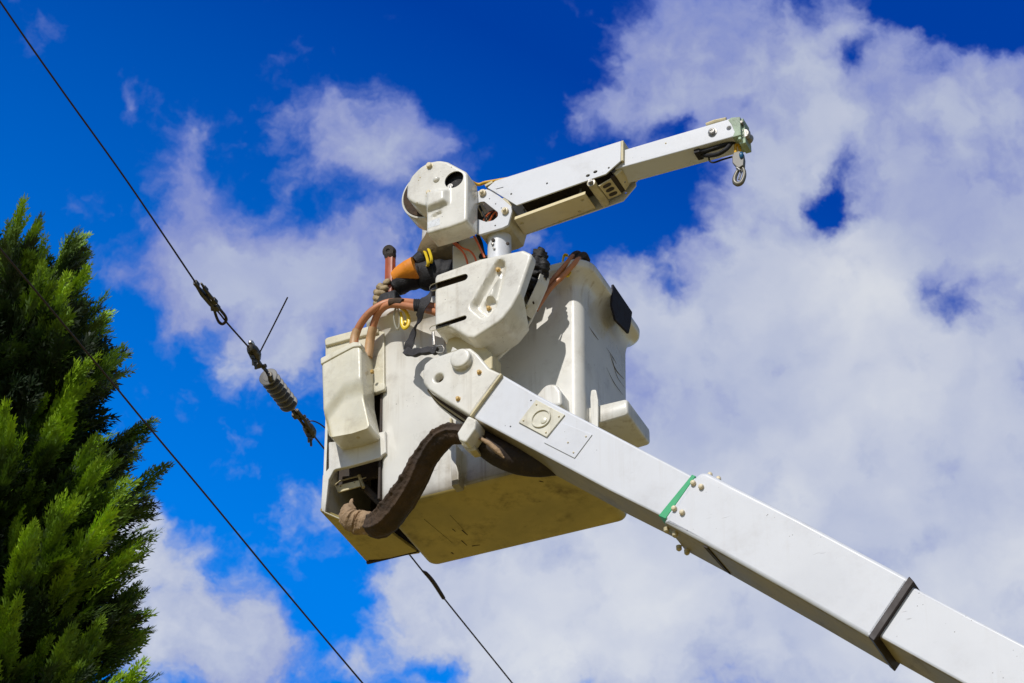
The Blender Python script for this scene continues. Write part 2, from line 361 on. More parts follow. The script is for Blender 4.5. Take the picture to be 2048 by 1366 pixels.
def segdist(P, A):      # distance from points P (n,2) to closed polyline A (k,2)
    D = np.full(len(P), 1e9); B = np.roll(A, -1, 0)
    for a, b in zip(A, B):
        ab = b-a; t = np.clip(((P-a)@ab)/max(ab@ab, 1e-12), 0, 1); D = np.minimum(D, np.linalg.norm(P-(a+t[:, None]*ab), axis=1))
    return D
def inside(P, A):
    x, y = P[:, 0], P[:, 1]; c = np.zeros(len(P), bool); B = np.roll(A, -1, 0)
    for (x0, y0), (x1, y1) in zip(A, B):
        if y0 == y1: continue
        k = ((y0 > y) != (y1 > y)) & (x < (x1-x0)*(y-y0)/(y1-y0)+x0); c ^= k
    return c
def dens_(loop, step):
    o = []
    for i in range(len(loop)):
        a = Vector(loop[i]); b = Vector(loop[(i+1) % len(loop)]); n = max(1, int((b-a).length/step))
        for k in range(n): o.append(a+(b-a)*k/n)
    return np.array([tuple(q) for q in o])
def mould(name, outl, s0, depth, Rr, m, parent, h=None, holes=(), step=.009, thick=True, back=True):
    """moulded cover: a face rounded over at its rim, dished by h(a, z), with walls running back"""
    A = dens_(rnd(px(outl, s0), 7), step); H = [dens_([Vector(q) for q in hh], step) for hh in holes]
    lo, hi = A.min(0), A.max(0); gx = np.arange(lo[0], hi[0], step); gy = np.arange(lo[1], hi[1], step)
    G = np.array([(x+(j % 2)*step*.5, y) for j, y in enumerate(gy) for x in gx]); G = G[inside(G, A)]
    d = segdist(G, A); G = G[d > Rr*1.05]
    rings = []
    nx = np.roll(A, -1, 0)-np.roll(A, 1, 0); nn = np.stack([-nx[:, 1], nx[:, 0]], 1); nn /= np.maximum(np.linalg.norm(nn, axis=1, keepdims=True), 1e-9)
    area = .5*np.sum(A[:, 0]*np.roll(A[:, 1], -1)-A[:, 1]*np.roll(A[:, 0], -1)); nn *= np.sign(area)
    for q in (.08, .3, .62, 1.0):
        Rg = A+nn*Rr*q; k = inside(Rg, A) & (segdist(Rg, A) > Rr*q*.93); rings.append(Rg[k][::(1 if q < .5 else 1)])
    P = np.concatenate([G]+rings)
    for hh in H:
        P = P[~inside(P, hh)]; P = P[segdist(P, hh) > step*.5]
    verts = [Vector(p) for p in A]; edges = [(i, (i+1) % len(A)) for i in range(len(A))]
    for hh in H:
        o = len(verts); verts += [Vector(p) for p in hh]; edges += [(o+i, o+(i+1) % len(hh)) for i in range(len(hh))]
    verts += [Vector(p) for p in P]
    ov, oe, of, *_ = delaunay_2d_cdt(verts, edges, [], 0, 1e-6)
    V2 = np.array([tuple(v) for v in ov]); dd = segdist(V2, A)
    C = np.array([V2[list(f)].mean(0) for f in of]); keep = inside(C, A)
    for hh in H: keep &= ~inside(C, hh)
    drop = np.where(dd < Rr, Rr-np.sqrt(np.maximum(Rr**2-(Rr-dd)**2, 0)), 0)
    mb = MB(); V = []
    for (a, z), dr in zip(V2, drop): V.append((a, s0+dr+(h(a, z) if h else 0)*min(1, (0 if dr > Rr*.9 else 1)), z))
    mb.add(V, [f for f, k in zip(of, keep) if k])
    dp = depth if callable(depth) else (lambda a, z: depth)
    r0 = [(a, s0+Rr, z) for a, z in A]; r1 = [(a, s0+dp(a, z), z) for a, z in A]
    mb.loft([r0, r1], cap0=False, cap1=back)
    for hh in H:
        r0 = [(a, s0+(h(a, z) if h else 0), z) for a, z in hh]; r1 = [(a, s0+.006, z) for a, z in hh]; mb.loft([r0, r1], cap0=False, cap1=False)
    return build(mb, name, m, parent, ang=44)
N1 = Vector((0, -1, 0))     # towards the viewer, square to the big faces
def bolt(x, y, s, r, m, parent, name='bolt', hh=.012, hexa=True, ax=N1):
    mb = MB(); c = L(x, y, s)
    if hexa: mb.lathe(c, ax, [(0, r*1.3), (.002, r*1.3), (.0021, r*1.25)], 18); mb.lathe(c, ax, [(0, r), (hh, r), (hh+.002, r*.8)], hexa=True)
    else: mb.lathe(c, ax, [(0, r), (hh*.5, r), (hh*.85, r*.8), (hh, r*.4), (hh*1.02, 0)], 18)
    return build(mb, name, m, parent)
def skin(name, V, E, rad, mats, parent, sub=2, roots=(0,), disp=0., dscale=8.):
    me = bpy.data.meshes.new(name); b0 = BASE[root_of(parent)]
    me.from_pydata([tuple(Vector(v)-b0) for v in V], E, [])
    ob = bpy.data.objects.new(name, me); COL.objects.link(ob)
    ob.modifiers.new('s', 'SKIN').use_smooth_shade = True
    for i, r in enumerate(rad):
        r = r if isinstance(r, tuple) else (r, r); me.skin_vertices[0].data[i].radius = r; me.skin_vertices[0].data[i].use_root = i in roots
    sb = ob.modifiers.new('u', 'SUBSURF'); sb.levels = sub; sb.render_levels = sub
    m2 = bpy.data.meshes.new_from_object(ob.evaluated_get(bpy.context.evaluated_depsgraph_get()))
    bpy.data.objects.remove(ob); m2.name = name; m2.materials.clear()
    if disp:
        for v in m2.vertices: v.co += v.normal*disp*noise.fractal(v.co*dscale, .8, 2., 3)
    return finish(m2, name, [M[x] for x in mats], parent, 180)

# ---------------------------------------------------------------- ground (never in view, but it lights the undersides)
def ground():
    m = bpy.data.materials.new('dry grass and dirt'); m.use_nodes = True; t = m.node_tree; t.nodes.clear(); g = NT(t)
    co = g.n('ShaderNodeTexCoord').outputs['Object']
    n1 = g.n('ShaderNodeTexNoise', i_Vector=co, i_Scale=.3, i_Detail=10.0, i_Roughness=.7).outputs['Fac']
    n2 = g.n('ShaderNodeTexNoise', i_Vector=co, i_Scale=9.0, i_Detail=8.0, i_Roughness=.7).outputs['Fac']
    c = g.mix(g.mr(n1, .35, .65), (.35, .25, .07), (.28, .22, .06)); c = g.mix(g.math('MULTIPLY', g.mr(n2, .4, .7), .5), c, (.13, .10, .035))
    b = g.n('ShaderNodeBsdfPrincipled', i_Base_Color=c, i_Roughness=.95); bp = g.n('ShaderNodeBump', i_Strength=.6, i_Height=n2, i_Distance=.05); t.links.new(bp.outputs[0], b.inputs['Normal'])
    g.n('ShaderNodeOutputMaterial', i_Surface=b.outputs[0])
    me = bpy.data.meshes.new('ground'); n = 40; S = 1500.
    V = [((i/n*2-1)*S, (j/n*2-1)*S, 0) for i in range(n+1) for j in range(n+1)]
    me.from_pydata(V, [], [(i*(n+1)+j, (i+1)*(n+1)+j, (i+1)*(n+1)+j+1, i*(n+1)+j+1) for i in range(n) for j in range(n)])
    o = bpy.data.objects.new('ground', me); COL.objects.link(o); me.materials.append(m); o['kind'] = 'structure'
ground()

# ================================================================ THE LIFT
lift = thing('aerial_lift', 'white aerial lift with a telescopic boom, work bucket and small jib crane', 'aerial lift', (.5, .26, 0))

# ---- bucket
ZT = 1.085
def rr(a0, a1, s0, s1, r, z, n=7):
    o = []
    for (cx, cy, st) in ((a1-r, s0+r, -90), (a1-r, s1-r, 0), (a0+r, s1-r, 90), (a0+r, s0+r, 180)):
        for k in range(n+1): t = R(st+90*k/n); o.append(Vector((cx+r*math.cos(t), cy+r*math.sin(t), z)))
    return o
A0, A1, S0, S1 = -.04, .984, 0.0, .572
b = MB(); rg = []
def brr(z, g=0., r=.05):     # body ring with draft: a little wider at the top
    k = z/ZT
    return rr(A0-.035*k-g, A1+.006*k+g, S0-.00*k-g, S1+.02*k+g, r+g*.8, z)
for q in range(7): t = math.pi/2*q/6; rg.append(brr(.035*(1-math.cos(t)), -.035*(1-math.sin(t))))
for z in np.linspace(.1, .95, 12): rg.append(brr(float(z)))
for (z, g) in ((.98, .004), (1.005, .012), (1.025, .024), (1.04, .038), (1.047, .052), (1.053, .060), (1.058, .064), (1.085, .066), (1.096, .063), (1.10, .055), (1.095, .045)): rg.append(brr(z, g))
nb = len(rg)
for (z, g) in ((1.06, .0), (1.0, -.015), (.6, -.018), (.1, -.02), (.05, -.04)): rg.append(brr(z, g))
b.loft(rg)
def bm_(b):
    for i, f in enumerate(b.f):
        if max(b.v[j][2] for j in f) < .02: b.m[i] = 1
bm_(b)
def face_pt(x, y):
    z = LA(x, y, A1).z; return LA(x, y, A1+.006*z/ZT+.0015)
for (P, wd) in ((((1178, 653), (1188, 668), (1197, 680)), .0020), (((1212, 694), (1226, 715), (1233, 728)), .0013), (((1220, 708), (1231, 738), (1248, 758)), .0020), (((1213, 735), (1228, 765), (1246, 790)), .0014), (((1224, 712), (1233, 750), (1249, 775)), .0011)):
    b.tube([face_pt(*p) for p in P], [wd*.2, wd, wd*.3], n=4, smooth=5, m=2)
for (x0, y0, x1, y1, wd) in ((905, 1058, 911, 1063, .003), (924, 1060, 935, 1070, .004), (923, 1081, 934, 1091, .003), (944, 1092, 960, 1090, .003), (903, 1105, 907, 1108, .004), (1079, 962, 1087, 964, .004), (848, 1038, 905, 1086, .0012), (900, 1030, 930, 1062, .001)):
    b.tube([LZ(x0, y0, -.0005), LZ(x1, y1, -.0005)], [wd, wd*.5], n=4, m=2)
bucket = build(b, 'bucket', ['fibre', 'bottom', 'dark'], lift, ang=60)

# moulded bump, rib and brackets on the bucket
mb = MB(); 
mould('bucket_boss', [(1072, 812, .02), (1072, 790, .03), (1090, 768, .05), (1112, 766, .05), (1122, 782, .04), (1124, 812, .02)], -.09, .095, .014, 'fibre', bucket)
plate('rib', [(901, 890, .006), (913, 888, .006), (913, 930), (917, 945), (917, 968, .004), (903, 972, .004), (901, 930)], -.06, .062, 'fibre', bucket, bev=.005)
plate('seam_strip', [(899, 836), (903, 836), (903, 892), (900, 892)], -.02, .022, 'tan', bucket, bev=.002)

# foot rest box on the right side of the bucket
def sidebox():
    b = MB(); a1 = A1; a2 = A1+.195; sf, sb = .085, .36
    z1 = LA(1255, 797, a2).z; z0 = LA(1255, 832, a2).z
    q = L(1202, 815, sf)
    z1 = L(1252, 797, sf).z; z0 = L(1252, 830, sf).z
    zc = L(1202, 843, sf).z
    def ring(g): 
        s0, s1 = sf+g, sb-g
        P = [(a1-.01, zc-.01), (a2, z0), (a2, z1), (a1-.01, z1-.004)]
        return P
    rings = []
    prof = rnd([(a1-.02, z0-.012), (a2, z0, .02), (a2, z1, .02), (a1-.02, z1+.004)], 5)
    c = Vector((sum(p.x for p in prof)/len(prof), sum(p.y for p in prof)/len(prof)))
    for (s, k) in ((sf, .86), (sf+.004, .94), (sf+.014, 1.0), (sb-.014, 1.0), (sb-.004, .94), (sb, .86)):
        rings.append([Vector((c.x+(p.x-c.x)*(k if p.x > c.x else 1), s, c.y+(p.y-c.y)*k)) for p in prof])
    b.loft(rings); return b
build(sidebox(), 'foot_rest', 'fibre', bucket, ang=60)
plate('flange', [(1180, 795, .014), (1182, 779, .015), (1192, 779, .012), (1196, 800), (1196, 858), (1182, 850)], .06, .014, 'fibre', bucket, bev=.004)

# drain compartment on the left side
comp = MB(); SF = -.016
zb = L(641, 1024, SF).z
al = L(644, 960, SF).x
P = [LZ(640, 1022, zb), LZ(690, 1042, zb), LZ(782, 1066, zb), LZ(812, 1088, zb), LZ(840, 1107, zb), LZ(760, 1119, zb), LZ(735, 1120, zb), LZ(722, 1110, zb)]
bt = [Vector((p.x, p.y, p.z+.018)) for p in P]
comp.loft([P, bt], m=1)
a_l = L(648, 800, SF).x; zt = L(650, 690, SF).z
comp.loft([[Vector((a_l, SF+.02, zb+.01)), Vector((a_l+.015, SF+.02, zb+.01)), Vector((a_l+.015, .49, zb+.01)), Vector((a_l, .49, zb+.01))],
           [Vector((a_l, SF+.02, zt)), Vector((a_l+.015, SF+.02, zt)), Vector((a_l+.015, .49, zt)), Vector((a_l, .49, zt))]], m=0)
comp.box(((a_l-.03)/2, .485, (zb+zt)/2), abs(a_l-(-.03))/2, .008, (zt-zb)/2, m=2)      # back wall
comp.box(((a_l-.03)/2, .24, zt-.01), abs(a_l)/2-.02, .245, .008, m=0)
comp.box((-.045, .24, (zb+zt)/2), .006, .235, (zt-zb)/2-.01, m=2)
comp.box(((a_l-.03)/2, .13, (zb+zt)/2+.1), abs(a_l)/2-.03, .006, (zt-zb)/2-.12, m=2)
cmp_ = build(comp, 'side_compartment', ['fibre', 'bottom', 'dark'], lift, bev=.003)
plate('upper_panel', [(650, 690, .01), (660, 684), (755, 660), (768, 664, .006), (769, 778, .02), (748, 785, .01), (700, 798), (651, 806)], SF, .03, 'box', cmp_, bev=.006)
plate('panel_lip', [(648, 676, .02), (700, 662), (736, 652), (756, 656, .015), (756, 665), (700, 678), (650, 692, .01)], SF-.014, .06, 'box', cmp_, bev=.007)
plate('panel_ledge', [(748, 767), (769, 765), (770, 779, .014), (750, 785)], SF-.008, .02, 'box', cmp_, bev=.005)
lowp = [(657, 884, .005), (700, 880), (748, 868, .01), (755, 865, .01), (771, 862, .004), (772, 905, .004), (764, 910, .01), (758, 916, .012), (700, 932), (668, 939, .02), (657, 960, .01), (650, 1024), (641, 1022, .004), (645, 950, .012), (657, 936, .006)]
plate('lower_panel', lowp, SF, .022, 'fibre', cmp_, bev=.005)
lip = MB(); lip.tube([L(648, 1024, SF+.002), L(668, 1033, SF+.03), L(686, 1041, SF+.05)], .004, n=6); build(lip, 'opening_lip', 'box', cmp_)
# bracket inside
br = MB(); bs = .06
q0 = L(670, 972, bs); q1 = L(715, 960, bs)
plate('inner_bracket', [(670, 972), (718, 960), (721, 972), (676, 985)], bs, .008, 'tan', cmp_, bev=.002, holes=[circ(681, 972, bs, .004, 8), circ(709, 964, bs, .004, 8)])
br.tube([L(670, 970, bs), L(680, 962, bs+.05), L(722, 951, bs+.05)], .004, n=6); br.tube([L(718, 951, bs+.03), L(727, 975, bs+.03)], .009, n=6); br.tube([L(722, 958, bs), L(732, 955, bs+.02)], .003, n=6)
build(br, 'bracket_rim', 'tan', cmp_)
sb_ = MB(); sb_.tube([L(720, 965, bs+.05), L(765, 1010, bs+.1)], .02, n=6, flat=.5); build(sb_, 'bracket_arm', 'dark', cmp_)

# valve box on the compartment
def hbox(a, z):
    p = L(700, 760, -.15); q = L(700, 860, -.15); t = (p.z-z)/(p.z-q.z); 
    x = (a-L(650, 800, -.15).x)/(L(735, 800, -.15).x-L(650, 800, -.15).x)
    t2 = t-.9*max(0, .42-x)
    k = max(0, min(1, t2*3)); return .022*k*k*(3-2*k)+.012*max(0, min(1, t2))
vbx = mould('valve_box', [(642, 720, .02), (674, 704, .1), (706, 687, .05), (720, 686, .03), (722, 700), (724, 790, .1), (737, 852, .025), (700, 864), (656, 872, .03), (645, 818, .05)], -.15, .135, .014, 'box', cmp_, h=hbox)
plate('box_lid', [(640, 716, .012), (674, 699, .1), (706, 683, .03), (722, 684, .02), (722, 693, .005), (706, 694, .04), (674, 711, .1), (641, 729, .006)], -.156, .05, 'box', vbx, bev=.006)
for (x, y) in ((742, 744),): 
    m_ = MB(); c = LA(x, y, L(721, 760, -.15).x+.012); m_.lathe(c, (1, 0, 0), [(0, .011), (.012, .011), (.014, .008)], hexa=True); build(m_, 'bolt', 'bolt', vbx)
m_ = MB(); c = L(716, 868, -.09); m_.lathe(c, (0, 0, -1), [(0, .013), (.02, .013), (.022, .01)], 12); build(m_, 'drain_plug', 'tan', vbx)
m_ = MB(); m_.tube([LA(745, 719, .0-.09), LA(747, 760, -.09)], .003, n=6); build(m_, 'seam', 'steel', vbx)

# hoses from the box to the control cover
def hose(pts, r, m, name='hydraulic_hose', parent=lift, n=12, label=None):
    b = MB(); b.tube([L(*p) for p in pts], r, n=n, smooth=8); o = build(b, name, m, parent)
    if label: o['label'] = label
    return o
hose([(709, 690, -.10), (711, 672, -.10), (719, 652, -.11), (735, 630, -.12), (757, 613, -.12), (785, 604, -.11), (830, 606, -.13), (880, 616, -.15), (900, 620, -.2)], .0185, 'hose')
hose([(738, 704, -.05), (741, 680, -.06), (747, 650, -.08), (757, 626, -.10), (775, 611, -.12), (800, 610, -.13), (840, 617, -.15), (880, 627, -.17), (900, 632, -.2)], .0175, 'hose')
hose([(707, 697, -.10), (709, 676, -.10), (714, 660, -.105)], .0215, 'hoset', 'hose_guard')
hose([(736, 715, -.05), (740, 682, -.06), (746, 655, -.078)], .022, 'hoset', 'hose_guard')
for x in (829, 833, 837, 841):
    m_ = MB(); m_.tube([L(x, 599, -.155), L(x-1, 611, -.17), L(x+1, 623, -.155)], .005, n=8, smooth=4); build(m_, 'cable_tie', 'black', lift)
hose([(780, 606, -.13), (795, 604, -.132), (806, 606, -.134)], .0205, 'cloth', 'hose_wrap')
# hoses at the right hand side going over the rim
hose([(1070, 606, -.10), (1098, 568, -.085), (1118, 545, -.075), (1138, 521, -.06), (1147, 511, -.03), (1157, 507, .02), (1163, 520, .06), (1162, 560, .09)], .0120, 'hose')
hose([(1072, 620, -.10), (1100, 578, -.085), (1124, 554, -.075), (1149, 527, -.06), (1159, 515, -.03), (1168, 509, .02), (1175, 522, .06), (1174, 560, .09)], .0125, 'hose')
hose([(1142, 516, -.045), (1149, 509, -.02), (1157, 507.5, .02), (1163, 520, .06)], .0145, 'cloth', 'hose_wrap')
hose([(1154, 520, -.045), (1161, 512, -.02), (1169, 510, .02), (1175, 522, .06)], .0150, 'cloth', 'hose_wrap')
# rubber pad over the rim
pb = MB(); az = A1+.076; 
P = [LA(1227, 568, az), LA(1265, 624, az), LA(1262, 650, az), LA(1258, 667, az), LA(1232, 640, az), LA(1224, 610, az)]
I = [p+Vector((-.012, 0, 0)) for p in P]
pb.loft([P, I]); build(pb, 'rim_pad', 'navy', lift, bev=.003)
# yellow marker strap by the hoses
m_ = MB(); m_.tube([L(1136, 512, .0), L(1130, 510, -.005), L(1126, 520, -.01), L(1128, 545, -.055), L(1134, 553, -.05), L(1139, 545, -.04)], .006, n=6, smooth=4, flat=1.8); build(m_, 'yellow_tie', 'yellowp', lift)

# ---- boom, lower right to the bucket (all parts in the plane of the lift)
SB = -.33; TB = .215
boom = plate('inner_boom', [(1000, 746), (1073, 788), (1377, 947), (1450, 985), (1400, 1073), (1326, 1035), (1218, 981), (938, 831)], SB, TB, 'boom', lift, bev=.012, res=3, low='darker')
plate('tape_band', [(1384, 949), (1391, 952), (1331, 1037), (1317, 1031)], SB-.0025, TB+.005, 'green', boom, bev=.002, label='green band round the white boom')
hd = [(845, 745, .06), (848, 728, .02), (862, 716, .03), (900, 703), (921, 696, .01), (940, 695, .03), (955, 707, .03), (979, 736, .03), (1003, 747, .008), (940, 831, .008), (936, 829), (885, 798, .05), (858, 780, .06), (846, 765, .04)]
head = plate('boom_head', hd, SB-.012, TB+.03, 'cover', lift, bev=.012, holes=[circ(877.5, 755.5, SB-.012, .021)], res=3)
plate('edge_trim', [(1001, 746), (1003.5, 748), (941.5, 832.5), (939, 830)], SB-.017, TB+.034, 'tan', head, bev=.002)
m_ = MB(); m_.lathe(L(925, 722, SB-.012)+Vector((0, 0, 0)), N1, [(-.01, .055), (.003, .055), (.005, .052), (.022, .051), (.028, .049), (.031, .045), (.032, .038), (.032, .0)], 40); build(m_, 'pivot_cap', 'cover', head, ang=50)
bolt(959, 745, SB-.012, .0095, 'bolt', head); bolt(916.5, 798, SB-.012, .0095, 'bolt', head)
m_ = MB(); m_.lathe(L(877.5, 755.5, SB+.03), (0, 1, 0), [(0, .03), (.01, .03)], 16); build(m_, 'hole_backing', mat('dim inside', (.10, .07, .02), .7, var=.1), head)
plate('lifting_lug', [(901, 704), (905, 693), (915, 699)], SB+.01, .03, 'cover', head, bev=.003)
# access plates on the boom
SP = SB-.0045
pl = plate('access_plate', [(1072, 799), (1129, 829), (1093, 874), (1037, 844)], SP-.003, .008, 'box', boom, bev=.002, holes=[circ(1083, 838, SP, .042, 24, .85)])
m_ = MB(); c = L(1083, 838, SP); m_.lathe(c+Vector((0, -.004, 0)), N1, [(0, .049), (.006, .047), (.006, .042), (-.0005, .041)], 28); m_.lathe(L(1088, 842, SP), N1, [(.001, .016), (.008, .015), (.010, .008), (.010, .0)], 18); build(m_, 'recess_ring', 'box', boom)
for (x, y) in ((1073, 809), (1118, 833), (1092, 865), (1047, 841)): bolt(x, y, SP-.003, .0042, 'cap', pl, 'screw', .005, False)
pl2 = plate('cover_plate', [(1123, 845), (1184, 869), (1149, 916), (1088, 885)], SP, .006, 'boom', boom, bev=.0015)
for (x, y) in ((1172, 873), (1147, 905), (1136, 885)): bolt(x, y, SP, .0042, 'cap', pl2, 'screw', .004, False)
for (x, y) in ((1062, 801), (1021, 853), (1125, 849), (1099, 881)): bolt(x, y, SB, .0035, 'black', boom, 'rivet', .002, False)
# middle section
md = [(1389, 953, .01), (1401, 943, .04), (1415, 944, .02), (1600, 1038), (1822, 1157, .01), (1740, 1277, .01), (1600, 1196), (1412, 1090), (1326, 1044, .01)]
mid = plate('middle_boom', md, SB-.025, TB+.045, 'boom', lift, bev=.02, res=4, low='darker')
for (x, y) in ((1387, 967), (1403, 974.5), (1349, 1018), (1365, 1026)): bolt(x, y, SB-.025, .0125, 'cap', mid, 'bolt', .016, False)
for (x, y) in ((1420, 950), (1437, 958)): 
    m_ = MB(); m_.lathe(L(x, y+2, SB+.05), (0, 0, 1), [(0, .012), (.012, .011), (.018, .006)], 12); build(m_, 'bolt', 'cap', mid)
for (x, y, s) in ((1333, 1060, SB+.02), (1350, 1069, SB+.02), (1358, 1096, SB+.19), (1374, 1104, SB+.19)):
    m_ = MB(); m_.lathe(L(x, y, s)+Vector((0, 0, .01)), (0, 0, -1), [(0, .013), (.018, .012), (.024, .006)], 12); build(m_, 'bolt', 'tan', mid)
# dark strip added for the recessed slit under the middle section
def under(x, y, s): return L(x, y, s)
m_ = MB(); zf = SB-.02
p0 = L(1407, 1094, SB-.01); p1 = L(1415, 1096, SB-.01); q0 = L(1451, 1143, SB+.2); q1 = L(1461, 1150, SB+.2)
m_.loft([[p0, p1, q1, q0], [v+Vector((0, 0, .01)) for v in (p0, p1, q1, q0)]]); build(m_, 'underside_slit', 'dark', mid)
# rubber seal and outer section
plate('rubber_seal', [(1818, 1152, .003), (1828, 1163, .003), (1747, 1283, .005), (1736, 1273, .005)], SB-.0275, TB+.055, 'seal', lift, bev=.004)
OUT = [(1816, 1167, .008), (2048, 1288), (2500, 1528), (2900, 1745), (2820, 1880), (2420, 1640), (1925, 1367), (1750, 1269)]
outer = plate('outer_boom', OUT, SB-.01, TB+.015, 'boom', lift, bev=.014, res=3, low='darker')
# cable clamp below the head
plate('hose_clamp', [(936, 831, .01), (953, 839, .01), (950, 858, .02), (931, 885, .012), (918, 880, .01), (914, 866, .01)], SB-.04, .10, 'cover', lift, bev=.008, res=3)
plate('clamp_leg', [(930, 872, .01), (946, 884), (953, 900, .008), (940, 903, .008), (922, 888)], SB+.02, .06, 'tan', lift, bev=.006)
# cables under the head
for k, (dy, mm) in enumerate(((0, 'cloth'), (5, 'tan'), (9, 'cloth'), (13, 'cover'), (4, 'black'), (10, 'black'))):
    hose([(858, 778+dy*.2, SB+.03+k*.022), (880, 800+dy*.7, SB+.04+k*.022), (912, 822+dy, SB+.04+k*.022), (935, 838+dy, SB+.04+k*.022), (950, 850+dy, SB+.05+k*.02)], .009, mm, 'control_cable', lift, 8)

# brown cloth sleeve carrying the hoses
rng = np.random.RandomState(3); ph = rng.rand(40)*6.28
def wrink2(t, a): return 1+.05*noise.noise(Vector((t*9, math.cos(a)*1.4, math.sin(a)*1.4)))+.03*math.sin(3*a+t*5)
def wrink(t, a):
    s = t*46; f = 1.
    up_ = max(0, math.cos(a-.5))
    f += .11*max(0, math.sin(s*1.6+1.6*math.sin(a+1)+2.5*noise.noise(Vector((t*5, 0, 0)))))**3*up_
    f += .07*max(0, math.sin(s*2.3-1.3*math.sin(a-.5)))**4*up_
    f += .03*math.sin(3*a+t*6)
    for q, wq, am in ((1.35, .13, .17), (2.1, .12, .16), (4.6, .16, .18)):
        f += am*math.exp(-((((a-q+.35*math.sin(t*7+q)+math.pi) % (2*math.pi))-math.pi)/wq)**2)
    f += .08*noise.noise(Vector((t*12, math.cos(a)*1.3, math.sin(a)*1.3)))+.03*noise.noise(Vector((t*60, math.cos(a)*4, math.sin(a)*4)))
    return f*.95
sl = MB()
sl.tube([L(738, 1046, .02), L(755, 1050, -.03), L(775, 1036, -.07), L(800, 1000, -.12), L(825, 960, -.17), L(850, 915, -.21), L(880, 880, -.25), L(905, 868, -.27), L(935, 872, -.27), L(960, 890, -.26)],
        [.042, .062, .070, .066, .062, .058, .056, .052, .046, .05], n=72, smooth=34, rfun=wrink)
sleeve = build(sl, 'hose_sleeve', 'cloth', lift, ang=70)
s2 = MB(); s2.tube([L(735, 1046, .06), L(750, 1056, .05), L(765, 1052, .05), L(785, 1030, .10), L(800, 1005, .2)], [.045, .05, .055, .05, .05], n=30, smooth=14, rfun=wrink); build(s2, 'hose_sleeve', 'cloth', lift, ang=70)
s3 = MB(); s3.tube([L(700, 1012, .03), L(697, 1022, .0), L(703, 1038, -.01), L(722, 1045, .0), L(742, 1048, -.01), L(752, 1052, -.01)], [.012, .036, .052, .058, .056, .048], n=36, smooth=14, rfun=wrink)
s3.tube([L(705, 1020, -.03), L(701, 1008, -.04), L(704, 998, -.03), L(707, 1004, -.02)], [.02, .012, .006, .004], n=8, smooth=5, flat=.4)
build(s3, 'sleeve_cuff', 'clotht', lift, ang=70)
s4 = MB(); s4.tube([L(946, 872, -.24), L(968, 888, -.22), L(1000, 906, -.20), L(1040, 920, -.17), L(1085, 930, -.15), L(1125, 938, -.13), L(1180, 955, -.13)], [.045, .058, .064, .068, .055, .03, .02], n=40, smooth=12, rfun=wrink2)
build(s4, 'hose_sleeve', mat('dark hose cloth', (.03, .02, .016), .85, var=.3, dirt=.3, scale=12, bump=.3), lift, ang=70)
s5 = MB(); s5.tube([L(952, 874, -.30), L(975, 885, -.31), L(995, 902, -.31), L(1008, 916, -.30)], [.006, .012, .014, .004], n=12, smooth=8, rfun=wrink); build(s5, 'frayed_cloth', 'clotht', lift, ang=70)

# ---- control cover in front of the bucket
SC0 = -.355
pa = L(1002, 521, SC0); 
TR = [L(998, 525, SC0), L(962, 600, SC0), L(978, 617, SC0)]
def hcov(a, z):
    def cap(p, q, r, w_):
        P = Vector((a, z)); A_ = Vector((p.x, p.z)); B_ = Vector((q.x, q.z)); ab = B_-A_; t = max(0, min(1, (P-A_).dot(ab)/ab.length_squared)); d = (P-(A_+ab*t)).length
        k = max(0, min(1, (w_-d)/r)); return k*k*(3-2*k)
    g = max(cap(L(999, 529, SC0), L(955, 606, SC0), .026, .034), cap(L(955, 608, SC0), L(972, 622, SC0), .026, .040)*.95)
    g = max(g, cap(L(979, 606, SC0), L(979, 610, SC0), .022, .042), cap(L(1005, 535, SC0), L(990, 600, SC0), .022, .024)*.6)
    return .034*g
def dcov(a, z):
    p = L(1040, 585, SC0); q = L(1030, 612, SC0)
    if a < L(1000, 600, SC0).x: return .20
    t = max(0, min(1, (p.z-z)/(p.z-q.z))); return .05+.15*t
cvo = [(869, 556, .03), (872, 549, .04), (960, 517), (1046, 499, .02), (1063, 507, .025), (1062, 517, .02), (1039, 585), (1022, 616, .1), (1002, 641, .1), (948, 676, .015), (935, 675, .015), (902, 655, .02), (893, 653, .03), (869, 663, .03)]
cover = mould('control_cover', cvo, SC0, dcov, .014, 'cover', lift, h=hcov, holes=[slot(866, 574, 928, 554.5, SC0, .0195), slot(864, 656.5, 928, 635.5, SC0, .0135)], back=False)
bolt(997, 540, SC0+.022, .0095, 'bolt', cover); bolt(978, 617, SC0+.030, .0095, 'bolt', cover)
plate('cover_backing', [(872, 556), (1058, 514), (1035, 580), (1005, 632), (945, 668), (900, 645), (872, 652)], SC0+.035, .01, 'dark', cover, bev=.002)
# rear half of the cover, with the guard wing
plate('cover_rear', [(903, 700, .02), (905, 660, .02), (1010, 600), (1050, 565), (1076, 545, .02), (1090, 543, .025), (1098, 556, .03), (1092, 575), (1062, 640, .06), (1040, 676, .05), (1012, 702), (988, 724, .012), (975, 715, .01), (968, 700, .02), (940, 700)], SC0+.19, .016, 'cover', cover, bev=.006)
m_ = MB(); w0 = [L(x, y, SC0+.19) for (x, y) in ((1097, 560), (1092, 576), (1078, 606), (1063, 638))]; w1 = [p+Vector((-.02, -.06, 0)) for p in w0]
for i in range(3): m_.loft([[w0[i], w0[i+1], w1[i+1], w1[i]], [p+Vector((.006, 0, .003)) for p in (w0[i], w0[i+1], w1[i+1], w1[i])]])
build(m_, 'guard_wing', 'cover', cover, bev=.002)
bolt(1051, 613, SC0+.12, .010, 'tan', cover, ax=Vector((1, -.3, -.3)))
m_ = MB(); c = L(898, 687, SC0+.19); m_.lathe(c, N1, [(0, .012), (.012, .012), (.014, .009)], hexa=True); build(m_, 'bolt', 'bolt', cover)
